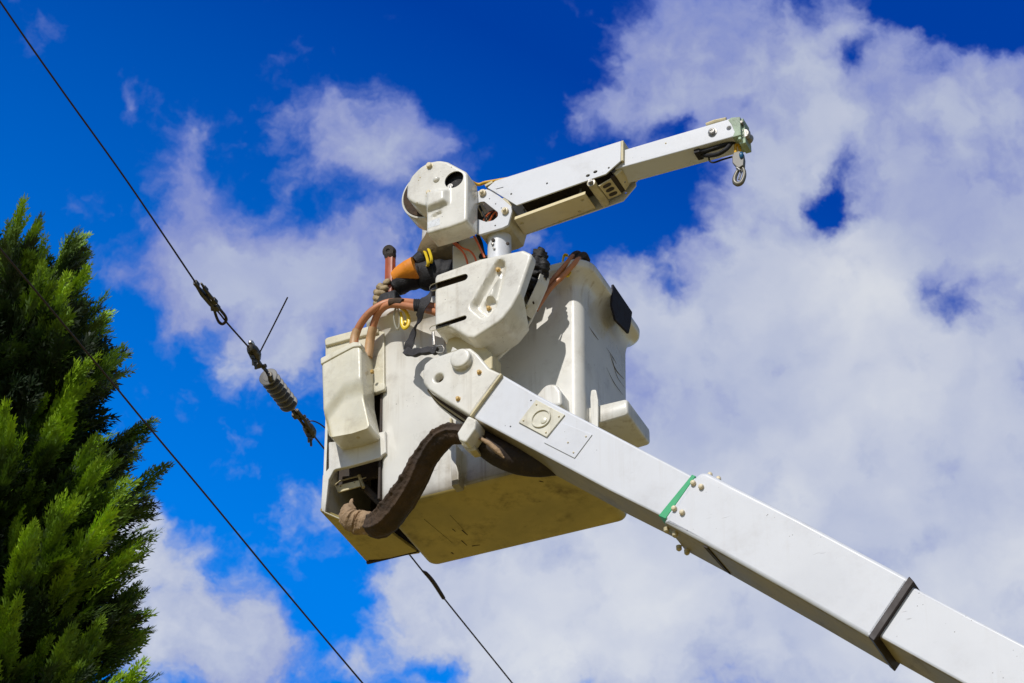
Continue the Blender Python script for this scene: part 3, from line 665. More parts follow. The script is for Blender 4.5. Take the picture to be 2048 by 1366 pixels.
# lower spout joining the head
plate('leveling_bracket', [(905, 664, .01), (935, 684), (965, 690), (985, 705, .01), (985, 735), (955, 760), (900, 745), (890, 690)], SC0+.09, .10, 'tan', cover, bev=.008)
# dark control handle in its rubber boots
def lump(c, r, sc, seed, m='black'):
    b = MB(); b.ball((0, 0, 0), 1, n=26, k=20); V = []
    for v in b.v:
        p = Vector(v); k = 1+.28*noise.fractal(p*1.7+Vector((seed, 0, 0)), .8, 2, 3)+.08*math.sin(p.z*14+3*p.x); V.append(tuple(Vector(c)+Vector((p.x*sc[0], p.y*sc[1], p.z*sc[2]))*k*r))
    b.v = V; return b
hb = lump(L(1077, 535, -.20), 1, (.050, .045, .060), 1); hb2 = lump(L(1079, 513, -.2), 1, (.036, .032, .044), 5); hb3 = lump(L(1089, 542, -.19), 1, (.018, .02, .055), 9); hb4 = lump(L(1056, 570, -.2), 1, (.05, .04, .05), 11)
for q in (hb2, hb3, hb4): hb.add(q.v, q.f)
hb.tube([L(1078, 497.5, -.2), L(1084, 500, -.2), L(1086, 504, -.2)], .012, n=8, smooth=3)
build(hb, 'control_handle', 'black', lift, ang=70)
m_ = MB()
for k in range(6):
    m_.tube([L(1045+k*3, 570+k*4, -.22+.01*k), L(1056+k*2, 590+k*3, -.2), L(1062+k, 606, -.18)], .006, n=6, smooth=4)
build(m_, 'valve_linkage', 'cloth', lift)

# ---- jib: post, bracket, housing, extension
m_ = MB(); c = L(999, 480, -.27); pz = L(999, 560, -.27).z
m_.lathe((c.x, -.27, pz), (0, 0, 1), [(0, .056), (c.z-pz+.035, .056), (c.z-pz+.04, .052)], 40); post = build(m_, 'jib_post', 'jib', lift)
m_ = MB(); m_.lathe((c.x, -.27, c.z+.03), (0, 0, 1), [(0, .062), (.012, .064), (.03, .064)], 32); build(m_, 'post_collar', 'tan', post)
for (x, y, q) in ((987, 481, .009), (986, 489, .007), (989, 498, .006), (1016, 488, .008)):
    m_ = MB(); p = L(x, y, -.325); m_.lathe(p, N1, [(0, q), (.008, q), (.009, q*.7)], 12); build(m_, 'pin', 'steel' if q < .008 else 'dark', post)
SJ = -.36; Z2 = lambda x, y: (940+.1758*x, 260+.1758*y)
bro = [Z2(100, 690), Z2(185, 672), Z2(262, 690), Z2(330, 745), Z2(468, 868)+(.012,), Z2(476, 925)+(.01,), Z2(432, 1080)+(.01,), Z2(372, 1112), Z2(112, 1190)+(.008,), Z2(60, 1170), Z2(60, 700)]
brh = px([Z2(60, 880)+(.01,), Z2(95, 815)+(.02,), Z2(165, 805)+(.02,), Z2(325, 930)+(.02,), Z2(325, 985)+(.02,), Z2(265, 1035)+(.02,), Z2(180, 1052)+(.015,), Z2(60, 1010)+(.01,)], SJ+.008)
bracket = plate('jib_bracket', bro, SJ+.008, .014, 'jib', lift, bev=.003, holes=[rnd(brh)])
for (x, y) in (Z2(150, 722), Z2(405, 928)):
    m_ = MB(); p = L(x, y, SJ+.008); m_.lathe(p, N1, [(-.002, .017), (.012, .017), (.014, .014), (.014, .009), (.022, .009), (.024, .007)], 20); build(m_, 'bolt', 'steel' if False else 'cap', bracket)
for (x, y, r_) in (Z2(222, 782)+(.0028,), Z2(357, 887)+(.0028,), Z2(292, 840)+(.003,), Z2(287, 1087)+(.004,)): bolt(x, y, SJ+.008, r_, 'dark', bracket, 'rivet', .0015, False)
# block behind the bracket plate
mb = MB(); bo = [L(*Z2(x, y), SJ+.02) for x, y in ((112, 1190), (372, 1112), (432, 1080), (476, 925), (470, 870))]
bk = [Vector((p.x, SJ+.20, p.z)) for p in bo]
for i in range(len(bo)-1): mb.loft([[bo[i], bo[i+1], bk[i+1], bk[i]], [p+Vector((-.004, 0, .008)) for p in (bo[i], bo[i+1], bk[i+1], bk[i])]])
build(mb, 'bracket_web', 'tan', bracket)
plate('bracket_rear', [(962, 400), (1015, 395), (1030, 420), (1018, 448), (962, 462)], SJ+.19, .012, 'tan', bracket, bev=.003)
# things seen through the bracket window
m_ = MB()
m_.tube([L(958, 405, SJ+.07), L(968, 425, SJ+.07), L(975, 447, SJ+.07)], .016, n=10, m=0)
for k in range(4): m_.tube([L(960+k*6, 445, SJ+.06), L(968+k*6, 432-k, SJ+.05), L(980+k*4, 424, SJ+.05), L(994, 420+k*4, SJ+.07)], .0042, n=6, smooth=5, m=1 if k % 2 else 2)
m_.tube([L(958, 410, SJ+.05), L(970, 435, SJ+.04), L(972, 446, SJ+.05)], .005, n=6, m=2)
build(m_, 'jib_wiring', ['cap', 'wireo', 'black'], bracket)
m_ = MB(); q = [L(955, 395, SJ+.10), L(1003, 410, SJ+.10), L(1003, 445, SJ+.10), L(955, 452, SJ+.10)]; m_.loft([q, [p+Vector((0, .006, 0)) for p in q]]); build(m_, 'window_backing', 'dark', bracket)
# housing: front plate, rear plate, top, underside plate
fp = [Z2(285, 578), Z2(1715, 125), Z2(1712, 350), Z2(1545, 500), Z2(528, 856), Z2(262, 692), Z2(198, 655)]
front = plate('jib_housing', fp, SJ, .008, 'jib', lift, bev=.0015, holes=[circ(*Z2(1340, 518), SJ, .0105, 14, .7), circ(*Z2(1425, 475), SJ, .0105, 14, .7), circ(*Z2(1578, 430), SJ, .005, 10), circ(*Z2(875, 607), SJ, .005, 10), circ(*Z2(468, 727), SJ, .005, 10)])
m_ = MB(); p = L(*Z2(298, 672), SJ); q = L(*Z2(380, 650), SJ); m_.tube([p+Vector((0, -.001, 0)), q+Vector((0, -.001, 0))], .0012, n=4); build(m_, 'slit', 'dark', front)
SR = SJ+.185
F3 = [L(*p[:2], SJ) for p in fp]
ru = [(F3[0].x, F3[0].z-.012), (F3[1].x, F3[1].z-.012)]
rl = [(L(*Z2(x, y), SR).x, L(*Z2(x, y), SR).z) for x, y in ((1882, 560), (1886, 632), (1742, 802), (1420, 918), (618, 1190), (560, 1130))]
plate('rear_plate', ru+rl, SR, .008, 'jib', front, bev=.0015, raw=True, holes=[circ(*Z2(1770, 712), SR, .006, 10), circ(*Z2(1540, 822), SR, .010, 10)])
m_ = MB(); t0, t1 = F3[0]+Vector((0, .006, -.006)), F3[1]+Vector((-.0, .006, -.006)); dn = Vector((0, 0, -.006)); bkv = Vector((0, .18, 0))
m_.loft([[t0, t1, t1+bkv, t0+bkv], [p+dn for p in (t0, t1, t1+bkv, t0+bkv)]])
build(m_, 'top_plate', 'jib', front)
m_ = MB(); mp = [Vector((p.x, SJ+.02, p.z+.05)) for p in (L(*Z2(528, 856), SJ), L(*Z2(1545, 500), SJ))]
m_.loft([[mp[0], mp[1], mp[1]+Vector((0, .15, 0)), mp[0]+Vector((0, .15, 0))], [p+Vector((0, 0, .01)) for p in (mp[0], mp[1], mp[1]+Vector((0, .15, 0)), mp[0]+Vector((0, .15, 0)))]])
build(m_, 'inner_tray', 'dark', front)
# tan underside plate
sfu = SJ+.03; u0 = L(*Z2(505, 1020), sfu); u1 = L(*Z2(1310, 728), sfu); u2 = Vector((L(*Z2(1435, 898), SR).x, SR-.004, L(*Z2(1435, 898), SR).z)); u3 = Vector((L(*Z2(620, 1195), SR).x, SR-.004, L(*Z2(620, 1195), SR).z))
m_ = MB(); m_.loft([[u0, u1, u2, u3], [p+Vector((0, 0, .007)) for p in (u0, u1, u2, u3)]]); m_.loft([[u0, u1, u1+Vector((0, .004, .02)), u0+Vector((0, .004, .02))], [p+Vector((0, .004, 0)) for p in (u0, u1, u1+Vector((0, .004, .02)), u0+Vector((0, .004, .02)))]])
up = build(m_, 'underside_plate', 'under', front, bev=.001)
un = (u1-u0).cross(u3-u0).normalized(); un = un if un.z < 0 else -un
def bil(i, j): return u0*(1-i)*(1-j)+u1*i*(1-j)+u2*i*j+u3*(1-i)*j
for (i, j) in ((.06, .35), (.92, .28), (.80, .85), (.5, 1.02)):
    m_ = MB(); m_.lathe(bil(i, j), un, [(0, .008), (.004, .008), (.006, .005)], 12); build(m_, 'bolt', 'tan', up)
for i in (.12, .92):
    m_ = MB(); p = bil(i, .12); m_.tube([p+Vector((0, 0, .005)), p+Vector((0, 0, .055))], .006, n=8); build(m_, 'stud', 'steel', up)
# cross tube with nut, slotted plate, end blocks
m_ = MB(); c0 = L(*Z2(1378, 598), SJ+.005); m_.lathe(c0, (0, 1, 0), [(0, .021), (.17, .021)], 24, m=0); m_.lathe(c0, N1, [(-.01, .018), (.0, .018), (.001, .012), (.012, .011)], 20, m=1); m_.lathe(c0+Vector((0, -.012, 0)), N1, [(0, .009), (.006, .009)], hexa=True, m=1)
build(m_, 'spacer_tube', ['tan', 'steel'], front)
def quadbox(P4, th, m, name, parent, bev=.002):
    m_ = MB(); n_ = (P4[1]-P4[0]).cross(P4[3]-P4[0]).normalized(); m_.loft([P4, [p+n_*th for p in P4]]); return build(m_, name, m, parent, bev=bev)
def slots():
    # underside plate with three slots: frame built from bars
    a = L(*Z2(1465, 640), SJ+.03); b_ = L(*Z2(1605, 560), SJ+.03); c_ = L(*Z2(1725, 725), SJ+.16); d_ = L(*Z2(1580, 790), SJ+.16)
    m_ = MB(); f = lambda i, j: a*(1-i)*(1-j)+b_*i*(1-j)+c_*i*j+d_*(1-i)*j
    n_ = (b_-a).cross(d_-a).normalized(); n_ = n_ if n_.z < 0 else -n_
    q = [f(0, 0), f(1, 0), f(1, 1), f(0, 1)]; m_.loft([q, [p-n_*.006 for p in q]], m=0)
    for j in (.2, .5, .8):
        c = f(.5, j); u = (f(.82, j)-f(.18, j)); pts = []
        ud = u.normalized(); vd = n_.cross(ud); w_ = .0125; hl = u.length/2-w_
        for k in range(9): t = -math.pi/2+math.pi*k/8; pts.append(c+ud*(hl+math.cos(t)*w_)+vd*math.sin(t)*w_)
        for k in range(9): t = math.pi/2+math.pi*k/8; pts.append(c+ud*(-hl+math.cos(t)*w_)+vd*math.sin(t)*w_)
        m_.loft([[p+n_*.0012 for p in pts], [p-n_*.0005 for p in pts]], m=1)
    return m_
build(slots(), 'slotted_plate', ['tan', 'dark'], front)
q = [L(*Z2(1655, 520), SJ+.03), L(*Z2(1730, 458), SJ+.03), L(*Z2(1832, 600), SJ+.16), L(*Z2(1770, 690), SJ+.16)]; quadbox(q, .02, 'tan', 'end_block', front)
for i, (x, y) in enumerate((Z2(1712, 508), Z2(1765, 592))): bolt(x, y, SJ+.06, .004, 'dark', front, 'rivet', .004, False)
q = [L(*Z2(1595, 548), SJ+.03), L(*Z2(1650, 515), SJ+.03), L(*Z2(1765, 690), SJ+.16), L(*Z2(1725, 720), SJ+.16)]; quadbox(q, .01, 'seal', 'wear_pad', front)
m_ = MB(); e0 = L(*Z2(1717, 125), SJ+.004); e1_ = L(*Z2(1714, 350), SJ+.004); m_.loft([[e0, e1_, e1_+Vector((.0, .178, 0)), e0+Vector((0, .178, 0))], [p+Vector((.012, 0, 0)) for p in (e0, e1_, e1_+Vector((0, .178, -.0)), e0+Vector((0, .178, 0)))]])
build(m_, 'end_collar', 'tan', front)
# extension
Z3 = lambda x, y: (1180+.1662*x, 200+.1662*y); SE = SJ+.022; TE = .125
ex = plate('jib_extension', [Z3(300, 635), Z3(440, 590), Z3(1640, 235), Z3(1700, 212), Z3(1800, 205)+(.004,), Z3(1812, 415)+(.004,), Z3(1690, 450), Z3(400, 806), Z3(300, 835)], SE, TE, 'jib', lift, bev=.005, holes=[circ(*Z3(1670, 338), SE, .0105, 16)])
plate('stained_end', [Z3(1662, 240), Z3(1700, 210), Z3(1803, 203), Z3(1816, 418), Z3(1715, 447), Z3(1740, 380), Z3(1700, 290)], SE-.0015, TE+.003, 'moss', ex, bev=.002)
m_ = MB(); c = L(*Z3(1475, 392), SE); m_.lathe(c, N1, [(0, .022), (.004, .022), (.005, .017), (.014, .016), (.016, .013), (.016, .008), (.012, .007)], 24); build(m_, 'pivot_nut', 'steel', ex)
bolt(*Z3(912, 520), SE, .004, 'cap', ex, 'screw', .003, False)
m_ = MB(); zt_ = L(*Z3(1500, 280), SE); m_.tube([L(*Z3(1400, 300), SE+.03), L(*Z3(1500, 262), SE+.03), L(*Z3(1640, 232), SE+.03)], .010, n=8); build(m_, 'top_rail', 'tan', ex)
# head sheaves
m_ = MB(); 
for (x, y, w_, h_) in ((1840, 345, .022, .028), (1862, 420, .020, .024), (1852, 500, .026, .018), (1872, 540, .018, .02)):
    c = L(*Z3(x, y), SE+.06); m_.box(c, w_*.8, .04, h_, m=0)
m_.lathe(L(*Z3(1850, 400), SE+.02), (0, 1, 0), [(0, .024), (.01, .03), (.03, .022), (.05, .03), (.06, .024)], 24, m=1); m_.lathe(L(*Z3(1815, 262), SE), (0, 1, 0), [(0, .009), (.1, .009)], 12, m=1)
m_.lathe(L(*Z3(1800, 455), SE-.002), (0, 1, 0), [(0, .008), (.1, .008)], 12, m=0)
build(m_, 'head_sheave', ['moss', 'steel'], ex, bev=.003)
hose([(*Z3(1290, 625), SE+.03), (*Z3(1400, 610), SE+.03), (*Z3(1560, 560), SE+.03), (*Z3(1700, 510), SE+.04), (*Z3(1760, 500), SE+.05)], .0115, 'black', 'jib_hose', ex)
hose([(*Z3(1285, 650), SE+.06), (*Z3(1420, 668), SE+.04), (*Z3(1540, 650), SE+.02), (*Z3(1640, 590), SE+.02), (*Z3(1700, 520), SE+.04)], .0105, 'black', 'jib_hose', ex)
hose([(*Z3(1430, 690), SE+.05), (*Z3(1442, 735), SE+.05), (*Z3(1490, 752), SE+.05), (*Z3(1600, 715), SE+.05), (*Z3(1712, 683), SE+.05)], .0045, 'black', 'rope_guide', ex, 8)
m_ = MB(); m_.box(L(*Z3(1310, 640), SE+.045), .014, .03, .018); build(m_, 'hose_block', 'black', ex, bev=.003)

# ---- winch cover and drum
SW = -.475; Z1 = lambda x, y: (780+.1662*x, 300+.1662*y)
def hw(a, z):
    def f(x, y): p = L(*Z1(x, y), SW); return Vector((p.x, p.z))
    P = Vector((a, z))
    # raised ledge: a band under the bore whose lower side turns in
    A_ = dens_([f(450, 530), f(560, 500), f(700, 490), f(700, 640), f(600, 690), f(450, 740)], .01)
    d = segdist(np.array([[a, z]]), A_)[0]*(1 if inside(np.array([[a, z]]), A_)[0] else -1)
    k = max(0, min(1, (d+.012)/.030)); k = k*k*(3-2*k)
    q = f(560, 775); w_ = Vector((1, .27)).normalized(); dd = P-q; u_ = dd.dot(w_); v_ = dd.dot(Vector((-w_.y, w_.x)))
    g = max(0, 1-(max(0, abs(u_)-.018)/.012)**2-(v_/.011)**2)
    return -.028*k+.012*g
wo_ = [Z1(196, 560)+(.02,), Z1(200, 430)+(.06,), Z1(255, 310)+(.06,), Z1(360, 200)+(.1,), Z1(470, 140)+(.1,), Z1(590, 118)+(.08,), Z1(690, 135)+(.08,), Z1(800, 195), Z1(925, 262)+(.04,), Z1(932, 400), Z1(925, 855)+(.025,), Z1(700, 935), Z1(435, 1010)+(.02,), Z1(437, 800), Z1(435, 675)+(.008,), Z1(380, 662)+(.03,), Z1(290, 640)+(.06,), Z1(225, 600)+(.04,)]
wc = mould('winch_cover', wo_, SW, .115, .013, 'cover', lift, h=hw, holes=[circ(908, 359, SW, .0485, 30)], step=.008)
# lean the right wall in the way the cover flares
bolt(*Z1(478, 192), SW, .014, 'cap', wc, 'bolt', .014, True)
m_ = MB(); c = L(*Z1(560, 355), SW+.001); m_.ball((c.x, c.y, c.z), .0175, n=20, k=12, sc=(1, .8, 1)); build(m_, 'dome', 'cover', wc)
bolt(*Z1(468, 518), SW, .0115, 'cap', wc, 'bolt', .012, True); bolt(*Z1(448, 556), SW, .006, 'cap', wc, 'bolt', .008, False)
for (x, y, r_) in ((362, 330, .004), (345, 362, .003), (325, 630, .003), (740, 205, .003)): bolt(*Z1(x, y), SW, r_, 'tan', wc, 'screw', .002, False)
m_ = MB(); p = [L(*Z1(x, y), SW-.0006) for x, y in ((452, 865), (600, 815), (600, 900), (455, 940))]; m_.loft([p, [q+Vector((0, .002, 0)) for q in p]]); build(m_, 'worn_sticker', mat('worn sticker', (.66, .68, .70), .5, var=.1, dirt=.6, scale=60), wc)
# inside of the bore
m_ = MB(); m_.lathe(L(908, 359, SW+.03), (0, 1, 0), [(0, .056), (.05, .056)], 30, m=0); m_.lathe(L(900, 372, SW+.005), (0, 1, 0), [(0, .014), (.02, .014)], 16, m=1); build(m_, 'winch_motor', ['black', 'steel'], wc)
# drum flanges behind
SD = -.345
c = L(861, 387, SD)
m_ = MB(); m_.lathe((c.x, SD-.01, c.z), (0, 1, 0), [(.03, .128), (.0, .140), (.002, .148), (.012, .150), (.11, .148), (.12, .13)], 64); build(m_, 'drum_shell', 'cover', lift, ang=50)
m_ = MB(); m_.lathe((c.x, SD-.012, c.z), (0, 1, 0), [(0, .137), (.006, .137)], 48); build(m_, 'drum_recess', 'cloth', lift)
m_ = MB(); c2 = L(900, 400, SD); m_.box((c2.x, SD+.01, c2.z), .05, .03, .05); build(m_, 'winch_gearbox', 'tan', lift, bev=.01)
hose([(*Z1(870, 300), SW+.09), (*Z1(1040, 412), SJ+.06), (*Z1(1150, 390), SJ+.06), (*Z1(1260, 372), SJ+.06), (*Z1(1500, 330), SJ+.05)], .0080, 'yellow', 'winch_rope')
m_ = MB(); m_.box(L(*Z1(1208, 432), SJ+.06), .020, .02, .006, ax=(Vector((.96, 0, .28)), Vector((0, 1, 0)), Vector((-.28, 0, .96)))); build(m_, 'rope_guide', 'tan', lift)
# plate and wires under the winch cover
plate('valve_plate', [(905, 492), (925, 480), (960, 470), (972, 520), (955, 540), (905, 545)], -.27, .012, 'box', lift, bev=.003)
hose([(903, 482, -.32), (913, 492, -.31), (925, 503, -.30), (932, 516, -.30), (937, 535, -.30)], .0048, 'wireo', 'control_wire', n=8)
hose([(908, 483, -.32), (925, 496, -.31), (940, 502, -.30), (950, 515, -.30), (953, 532, -.30)], .0048, 'wireo', 'control_wire', n=8)
hose([(948, 472, -.33), (955, 485, -.32), (962, 500, -.31), (969, 515, -.30)], .0052, 'wireo', 'control_wire', n=8)
hose([(955, 470, -.30), (962, 486, -.29), (966, 505, -.28), (972, 522, -.28)], .009, 'black', 'control_wire', n=8)
m_ = MB(); m_.tube([L(908, 475, -.28), L(912, 488, -.3)], .014, n=8); build(m_, 'cable_gland', 'black', lift)
m_ = MB(); m_.tube([L(962, 512, -.27), L(975, 518, -.27)], .016, n=8); build(m_, 'cable_gland', 'black', lift)

# ================================================================ things hanging on the lift
# lifting hook
hk = thing('lifting_hook', 'grey steel hook on yellow rope below the green stained jib tip', 'hook', L(*Z3(1790, 1000), SE+.05))
s_ = SE+.055; ha = lambda x, y, ds=0: L(*Z3(x, y), s_+ds)
m_ = MB(); m_.tube([ha(1762, 500), ha(1752, 560), ha(1752, 640)], .0075, n=8, smooth=4); m_.tube([ha(1770, 520), ha(1790, 545, .01), ha(1803, 590, .01), ha(1808, 640, .01)], .0075, n=8, smooth=4); build(m_, 'rope', 'yellow', hk)
m_ = MB(); A_ = [ha(1735, 650), ha(1800, 630), ha(1845, 640), ha(1860, 720), ha(1855, 800), ha(1800, 835), ha(1765, 815), ha(1722, 770), ha(1720, 700)]
m_.loft([[p+Vector((0, -.012, 0)) for p in A_], [p+Vector((0, .016, 0)) for p in A_]]); build(m_, 'block', mat('grey casting', (.16, .155, .14), .45, .2, var=.2, dirt=.4, scale=20), hk, bev=.004)
m_ = MB(); c = ha(1822, 665, -.014); m_.ball(c, .0125, sc=(.85, .9, 1.6)); build(m_, 'blue_cap', 'blue', hk)
m_ = MB(); m_.tube([ha(1795, 830), ha(1765, 880), ha(1742, 940), ha(1745, 990), ha(1780, 1012), ha(1825, 990), ha(1855, 920), ha(1858, 860), ha(1840, 820)], [.008, .0095, .0105, .012, .012, .011, .0095, .008, .007], n=12, smooth=8); build(m_, 'hook', mat('hook steel', (.17, .16, .13), .45, .3, var=.2, dirt=.4, scale=20), hk)
m_ = MB(); m_.tube([ha(1838, 830), ha(1815, 880), ha(1790, 960)], .005, n=8); m_.tube([ha(1765, 815, -.01), ha(1810, 850, -.01)], .006, n=8); build(m_, 'latch', 'steel', hk)

# safety lanyard
ly = thing('safety_lanyard', 'black twisted webbing strap hanging down the bucket to a snap hook', 'lanyard', L(812, 705, -.10))
def ribbon(P, wd, th, tw, m_=None, n=10):
    m_ = m_ or MB(); Q = cat(P, n); N = len(Q); rings = []
    for i, p in enumerate(Q):
        T = (Q[min(i+1, N-1)]-Q[max(i-1, 0)]).normalized(); t = i/(N-1); a = tw(t)
        u = T.cross(Vector((0, -1, 0))).normalized(); b_ = T.cross(u); d = u*math.cos(a)+b_*math.sin(a); e_ = T.cross(d); wv = wd*(1+.15*math.sin(t*23))
        rings.append([p+d*wv+e_*th, p-d*wv+e_*th, p-d*wv-e_*th, p+d*wv-e_*th])
    m_.loft(rings); return m_
m_ = ribbon([L(886, 560, .0), L(870, 576, -.06), L(856, 592, -.18), L(846, 612, -.22), L(838, 635, -.18), L(830, 658, -.12), L(822, 680, -.10), L(814, 700, -.10)], .020, .0035, lambda t: .45*math.sin(t*11)+.25*math.sin(t*31))
build(m_, 'webbing', 'web', ly, ang=60)
m_ = ribbon([L(812, 702, -.10), L(826, 706, -.13), L(845, 703, -.16), L(864, 701, -.18), L(874, 702, -.19)], .018, .010, lambda t: .2*math.sin(t*8)); build(m_, 'energy_pack', 'web', ly, ang=60, bev=.002)
m_ = MB(); m_.tube([L(866, 697, -.19), L(872, 704, -.19), L(884, 706, -.19), L(888, 699, -.19), L(884, 692, -.19), L(874, 693, -.19), L(866, 697, -.19)], .0035, n=8, smooth=5); m_.tube([L(868, 690, -.19), L(867, 676, -.19), L(866, 664, -.19)], .008, n=8, flat=.5); build(m_, 'snap_hook', 'steel', ly)

# yellow snap hook and clear loop
yh = thing('carabiner', 'yellow plastic snap hook hanging from the bucket rim under the hoses', 'hook', L(807, 655, -.09))
m_ = MB(); s_ = -.095
m_.tube([L(801, 617, s_), L(811, 622, s_), L(817, 636, s_), L(816, 650, s_), L(809, 656, s_), L(804, 648, s_), L(803, 632, s_), L(801, 624, s_)], [.005, .009, .010, .010, .011, .009, .007, .004], n=10, smooth=6, flat=.7); build(m_, 'hook', 'yellowp', yh)
m_ = MB(); m_.lathe(L(809.5, 646, s_-.004), N1, [(0, .011), (.006, .011), (.007, .008)], 14, m=0); m_.lathe(L(809.5, 646, s_-.011), N1, [(0, .004), (.002, .004)], 8, m=1); build(m_, 'gate_pivot', ['yellowp', 'dark'], yh)
cl_ = MB(); cl_.tube([L(793, 612, s_), L(788, 630, s_), L(790, 648, s_), L(795, 659, s_), L(799, 650, s_), L(799, 632, s_), L(795, 614, s_)], .0045, n=8, smooth=6, flat=1.5)
tag(build(cl_, 'plastic_loop', 'clear', None, base=L(795, 659, s_)), 'thin milky plastic loop hanging left of the yellow snap hook', 'loop')

# black tool pouch on the rim
tp = MB(); P = [L(768, 598, .06), L(800, 588, .06), L(800, 606, .06), L(794, 622, .04), L(758, 634, .04), L(762, 612, .06)]
tp.loft([[p+Vector((0, -.05, 0)) for p in P], [p+Vector((0, .05, 0)) for p in P]])
tag(build(tp, 'tool_pouch', 'black', None, base=L(780, 634, .05), bev=.012), 'black pouch on the bucket rim under the gloved hand', 'pouch')

# ================================================================ worker
SW_ = .20
sh = L(892, 492, .26)                                  # near shoulder
fz = sh.z-1.44                                          # soles
per = thing('person', 'worker in the bucket wearing an orange and black rubber sleeve and leather glove', 'person', (sh.x+.06, .27, fz))
cx = sh.x+.05; cy = .30; FD = Vector((-1, -.12, 0)).normalized(); SD_ = Vector((FD.y, -FD.x, 0))   # faces left along the bucket
if SD_.y > 0: SD_ = -SD_                                  # SD_: towards the viewer (his left or right shoulder)
Bc = Vector((cx, cy, fz)); U = Vector((0, 0, 1))
def bp_(f, s_, z): return Bc+FD*f+SD_*s_+U*z
neck = bp_(.02, 0, 1.50); chest = bp_(.0, 0, 1.30); belly = bp_(.0, 0, 1.10); pel = bp_(0, 0, .94)
shN = bp_(.0, .165, 1.42); shF = bp_(.0, -.165, 1.42)
elb = L(848, 538, .13); wr = L(800, 572, .10); hand = L(768, 592, .10)
elF = bp_(.06, -.23, 1.15); wrF = bp_(.26, -.20, 1.02); hdF = bp_(.33, -.18, .99)
head0 = bp_(.03, 0, 1.57); head1 = bp_(.05, 0, 1.65); head2 = bp_(.035, 0, 1.73)
V = [pel, belly, chest, bp_(0, 0, 1.42), neck, head0, head1, head2, shN, elb, wr, shF, elF, wrF, hdF,
     bp_(0, .10, .88), bp_(.03, .11, .50), bp_(0, .12, .10), bp_(.15, .12, .035), bp_(0, -.10, .88), bp_(.03, -.11, .50), bp_(0, -.12, .10), bp_(.15, -.12, .035),
     bp_(.145, 0, 1.635), bp_(.03, .085, 1.64), bp_(.03, -.085, 1.64), bp_(.11, 0, 1.585)]
E_ = [(0, 1), (1, 2), (2, 3), (3, 4), (4, 5), (5, 6), (6, 7), (3, 8), (8, 9), (9, 10), (3, 11), (11, 12), (12, 13), (13, 14), (0, 15), (15, 16), (16, 17), (17, 18), (0, 19), (19, 20), (20, 21), (21, 22), (6, 23), (6, 24), (6, 25), (5, 26)]
rad = [(.13, .10), (.125, .10), (.14, .11), (.09, .08), .048, .065, .095, .082, .035, .030, .026, .055, .042, .030, .032, .085, .06, .045, .04, .085, .06, .045, .04, .014, .016, .016, .03]
body = skin('body', V, E_, rad, ['skin'], per)
# clothes
shirt = skin('shirt', [belly+U*-.1, belly, chest, bp_(0, 0, 1.42), bp_(.01, 0, 1.47), shN, shN.lerp(elb, .6), shF, shF.lerp(elF, .7), elF, shN.lerp(elb, .9)], [(0, 1), (1, 2), (2, 3), (3, 4), (3, 5), (5, 6), (3, 7), (7, 8), (8, 9), (6, 10)], [(.15, .12), (.15, .12), (.165, .13), (.115, .10), .07, .115, .10, .08, .062, .055, .075], ['shirt_shade'], per, disp=.012, dscale=9)
m_ = MB(); m_.tube([L(860, 425, .16), L(862, 450, .155), L(861, 480, .15), L(864, 512, .15)], [.03, .042, .046, .04], n=20, smooth=6, rfun=lambda t, a: 1+.06*math.sin(3*a+t*5)); build(m_, 'sunlit_shirt_edge', 'shirt', shirt, ang=70)  # separate lighter piece for the sunlit edge of the shirt
skin('trousers', [pel+U*.05, pel, bp_(0, .10, .88), bp_(.03, .11, .50), bp_(0, .12, .10), bp_(0, -.10, .88), bp_(.03, -.11, .50), bp_(0, -.12, .10)], [(0, 1), (1, 2), (2, 3), (3, 4), (1, 5), (5, 6), (6, 7)], [(.145, .115), (.145, .115), .10, .078, .065, .10, .078, .065], ['trouser'], per, disp=.012)
for sg in (1, -1): skin('boot', [bp_(-.04, .12*sg, .05), bp_(.06, .12*sg, .045), bp_(.2, .12*sg, .04), bp_(0, .12*sg, .14)], [(0, 1), (1, 2), (0, 3)], [.05, .052, .045, .055], ['black'], per)
# rubber sleeve: black inside, orange outside cuff, yellow straps at the shoulder
m_ = MB()
m_.tube([L(900, 556, .18), L(880, 553, .16), L(860, 551, .14), L(840, 550, .13), L(820, 558, .11), L(802, 569, .10), L(790, 579, .10)], [.092, .086, .078, .068, .058, .050, .038], n=30, smooth=8, rfun=lambda t, a: 1+.04*math.sin(a*3+t*12)+.03*math.sin(t*40))
rs = build(m_, 'rubber_sleeve', 'black', per, ang=70)
m_ = MB()
m_.tube([L(833, 536, .08), L(818, 543, .08), L(803, 550, .08), L(791, 558, .085)], [.062, .060, .050, .040], n=26, smooth=8, flat=.95, rfun=lambda t, a: 1+.02*math.sin(a*4+t*6))
build(m_, 'orange_cuff', 'orange', rs, ang=60)
for (x, y, dx) in ((851, 517, 0), (858, 511, 3)):
    m_ = MB(); m_.tube([L(x-8, y-12, .12), L(x-2, y-14, .06), L(x+4, y+2, .04), L(x+5, y+14, .05), L(x, y+12, .10)], .0055, n=8, smooth=6, flat=1.4); build(m_, 'yellow_strap', 'yellowp', rs)
m_ = MB(); m_.tube([L(846, 520, .10), L(832, 528, .09)], [.05, .04], n=20); build(m_, 'black_band', 'black', rs)
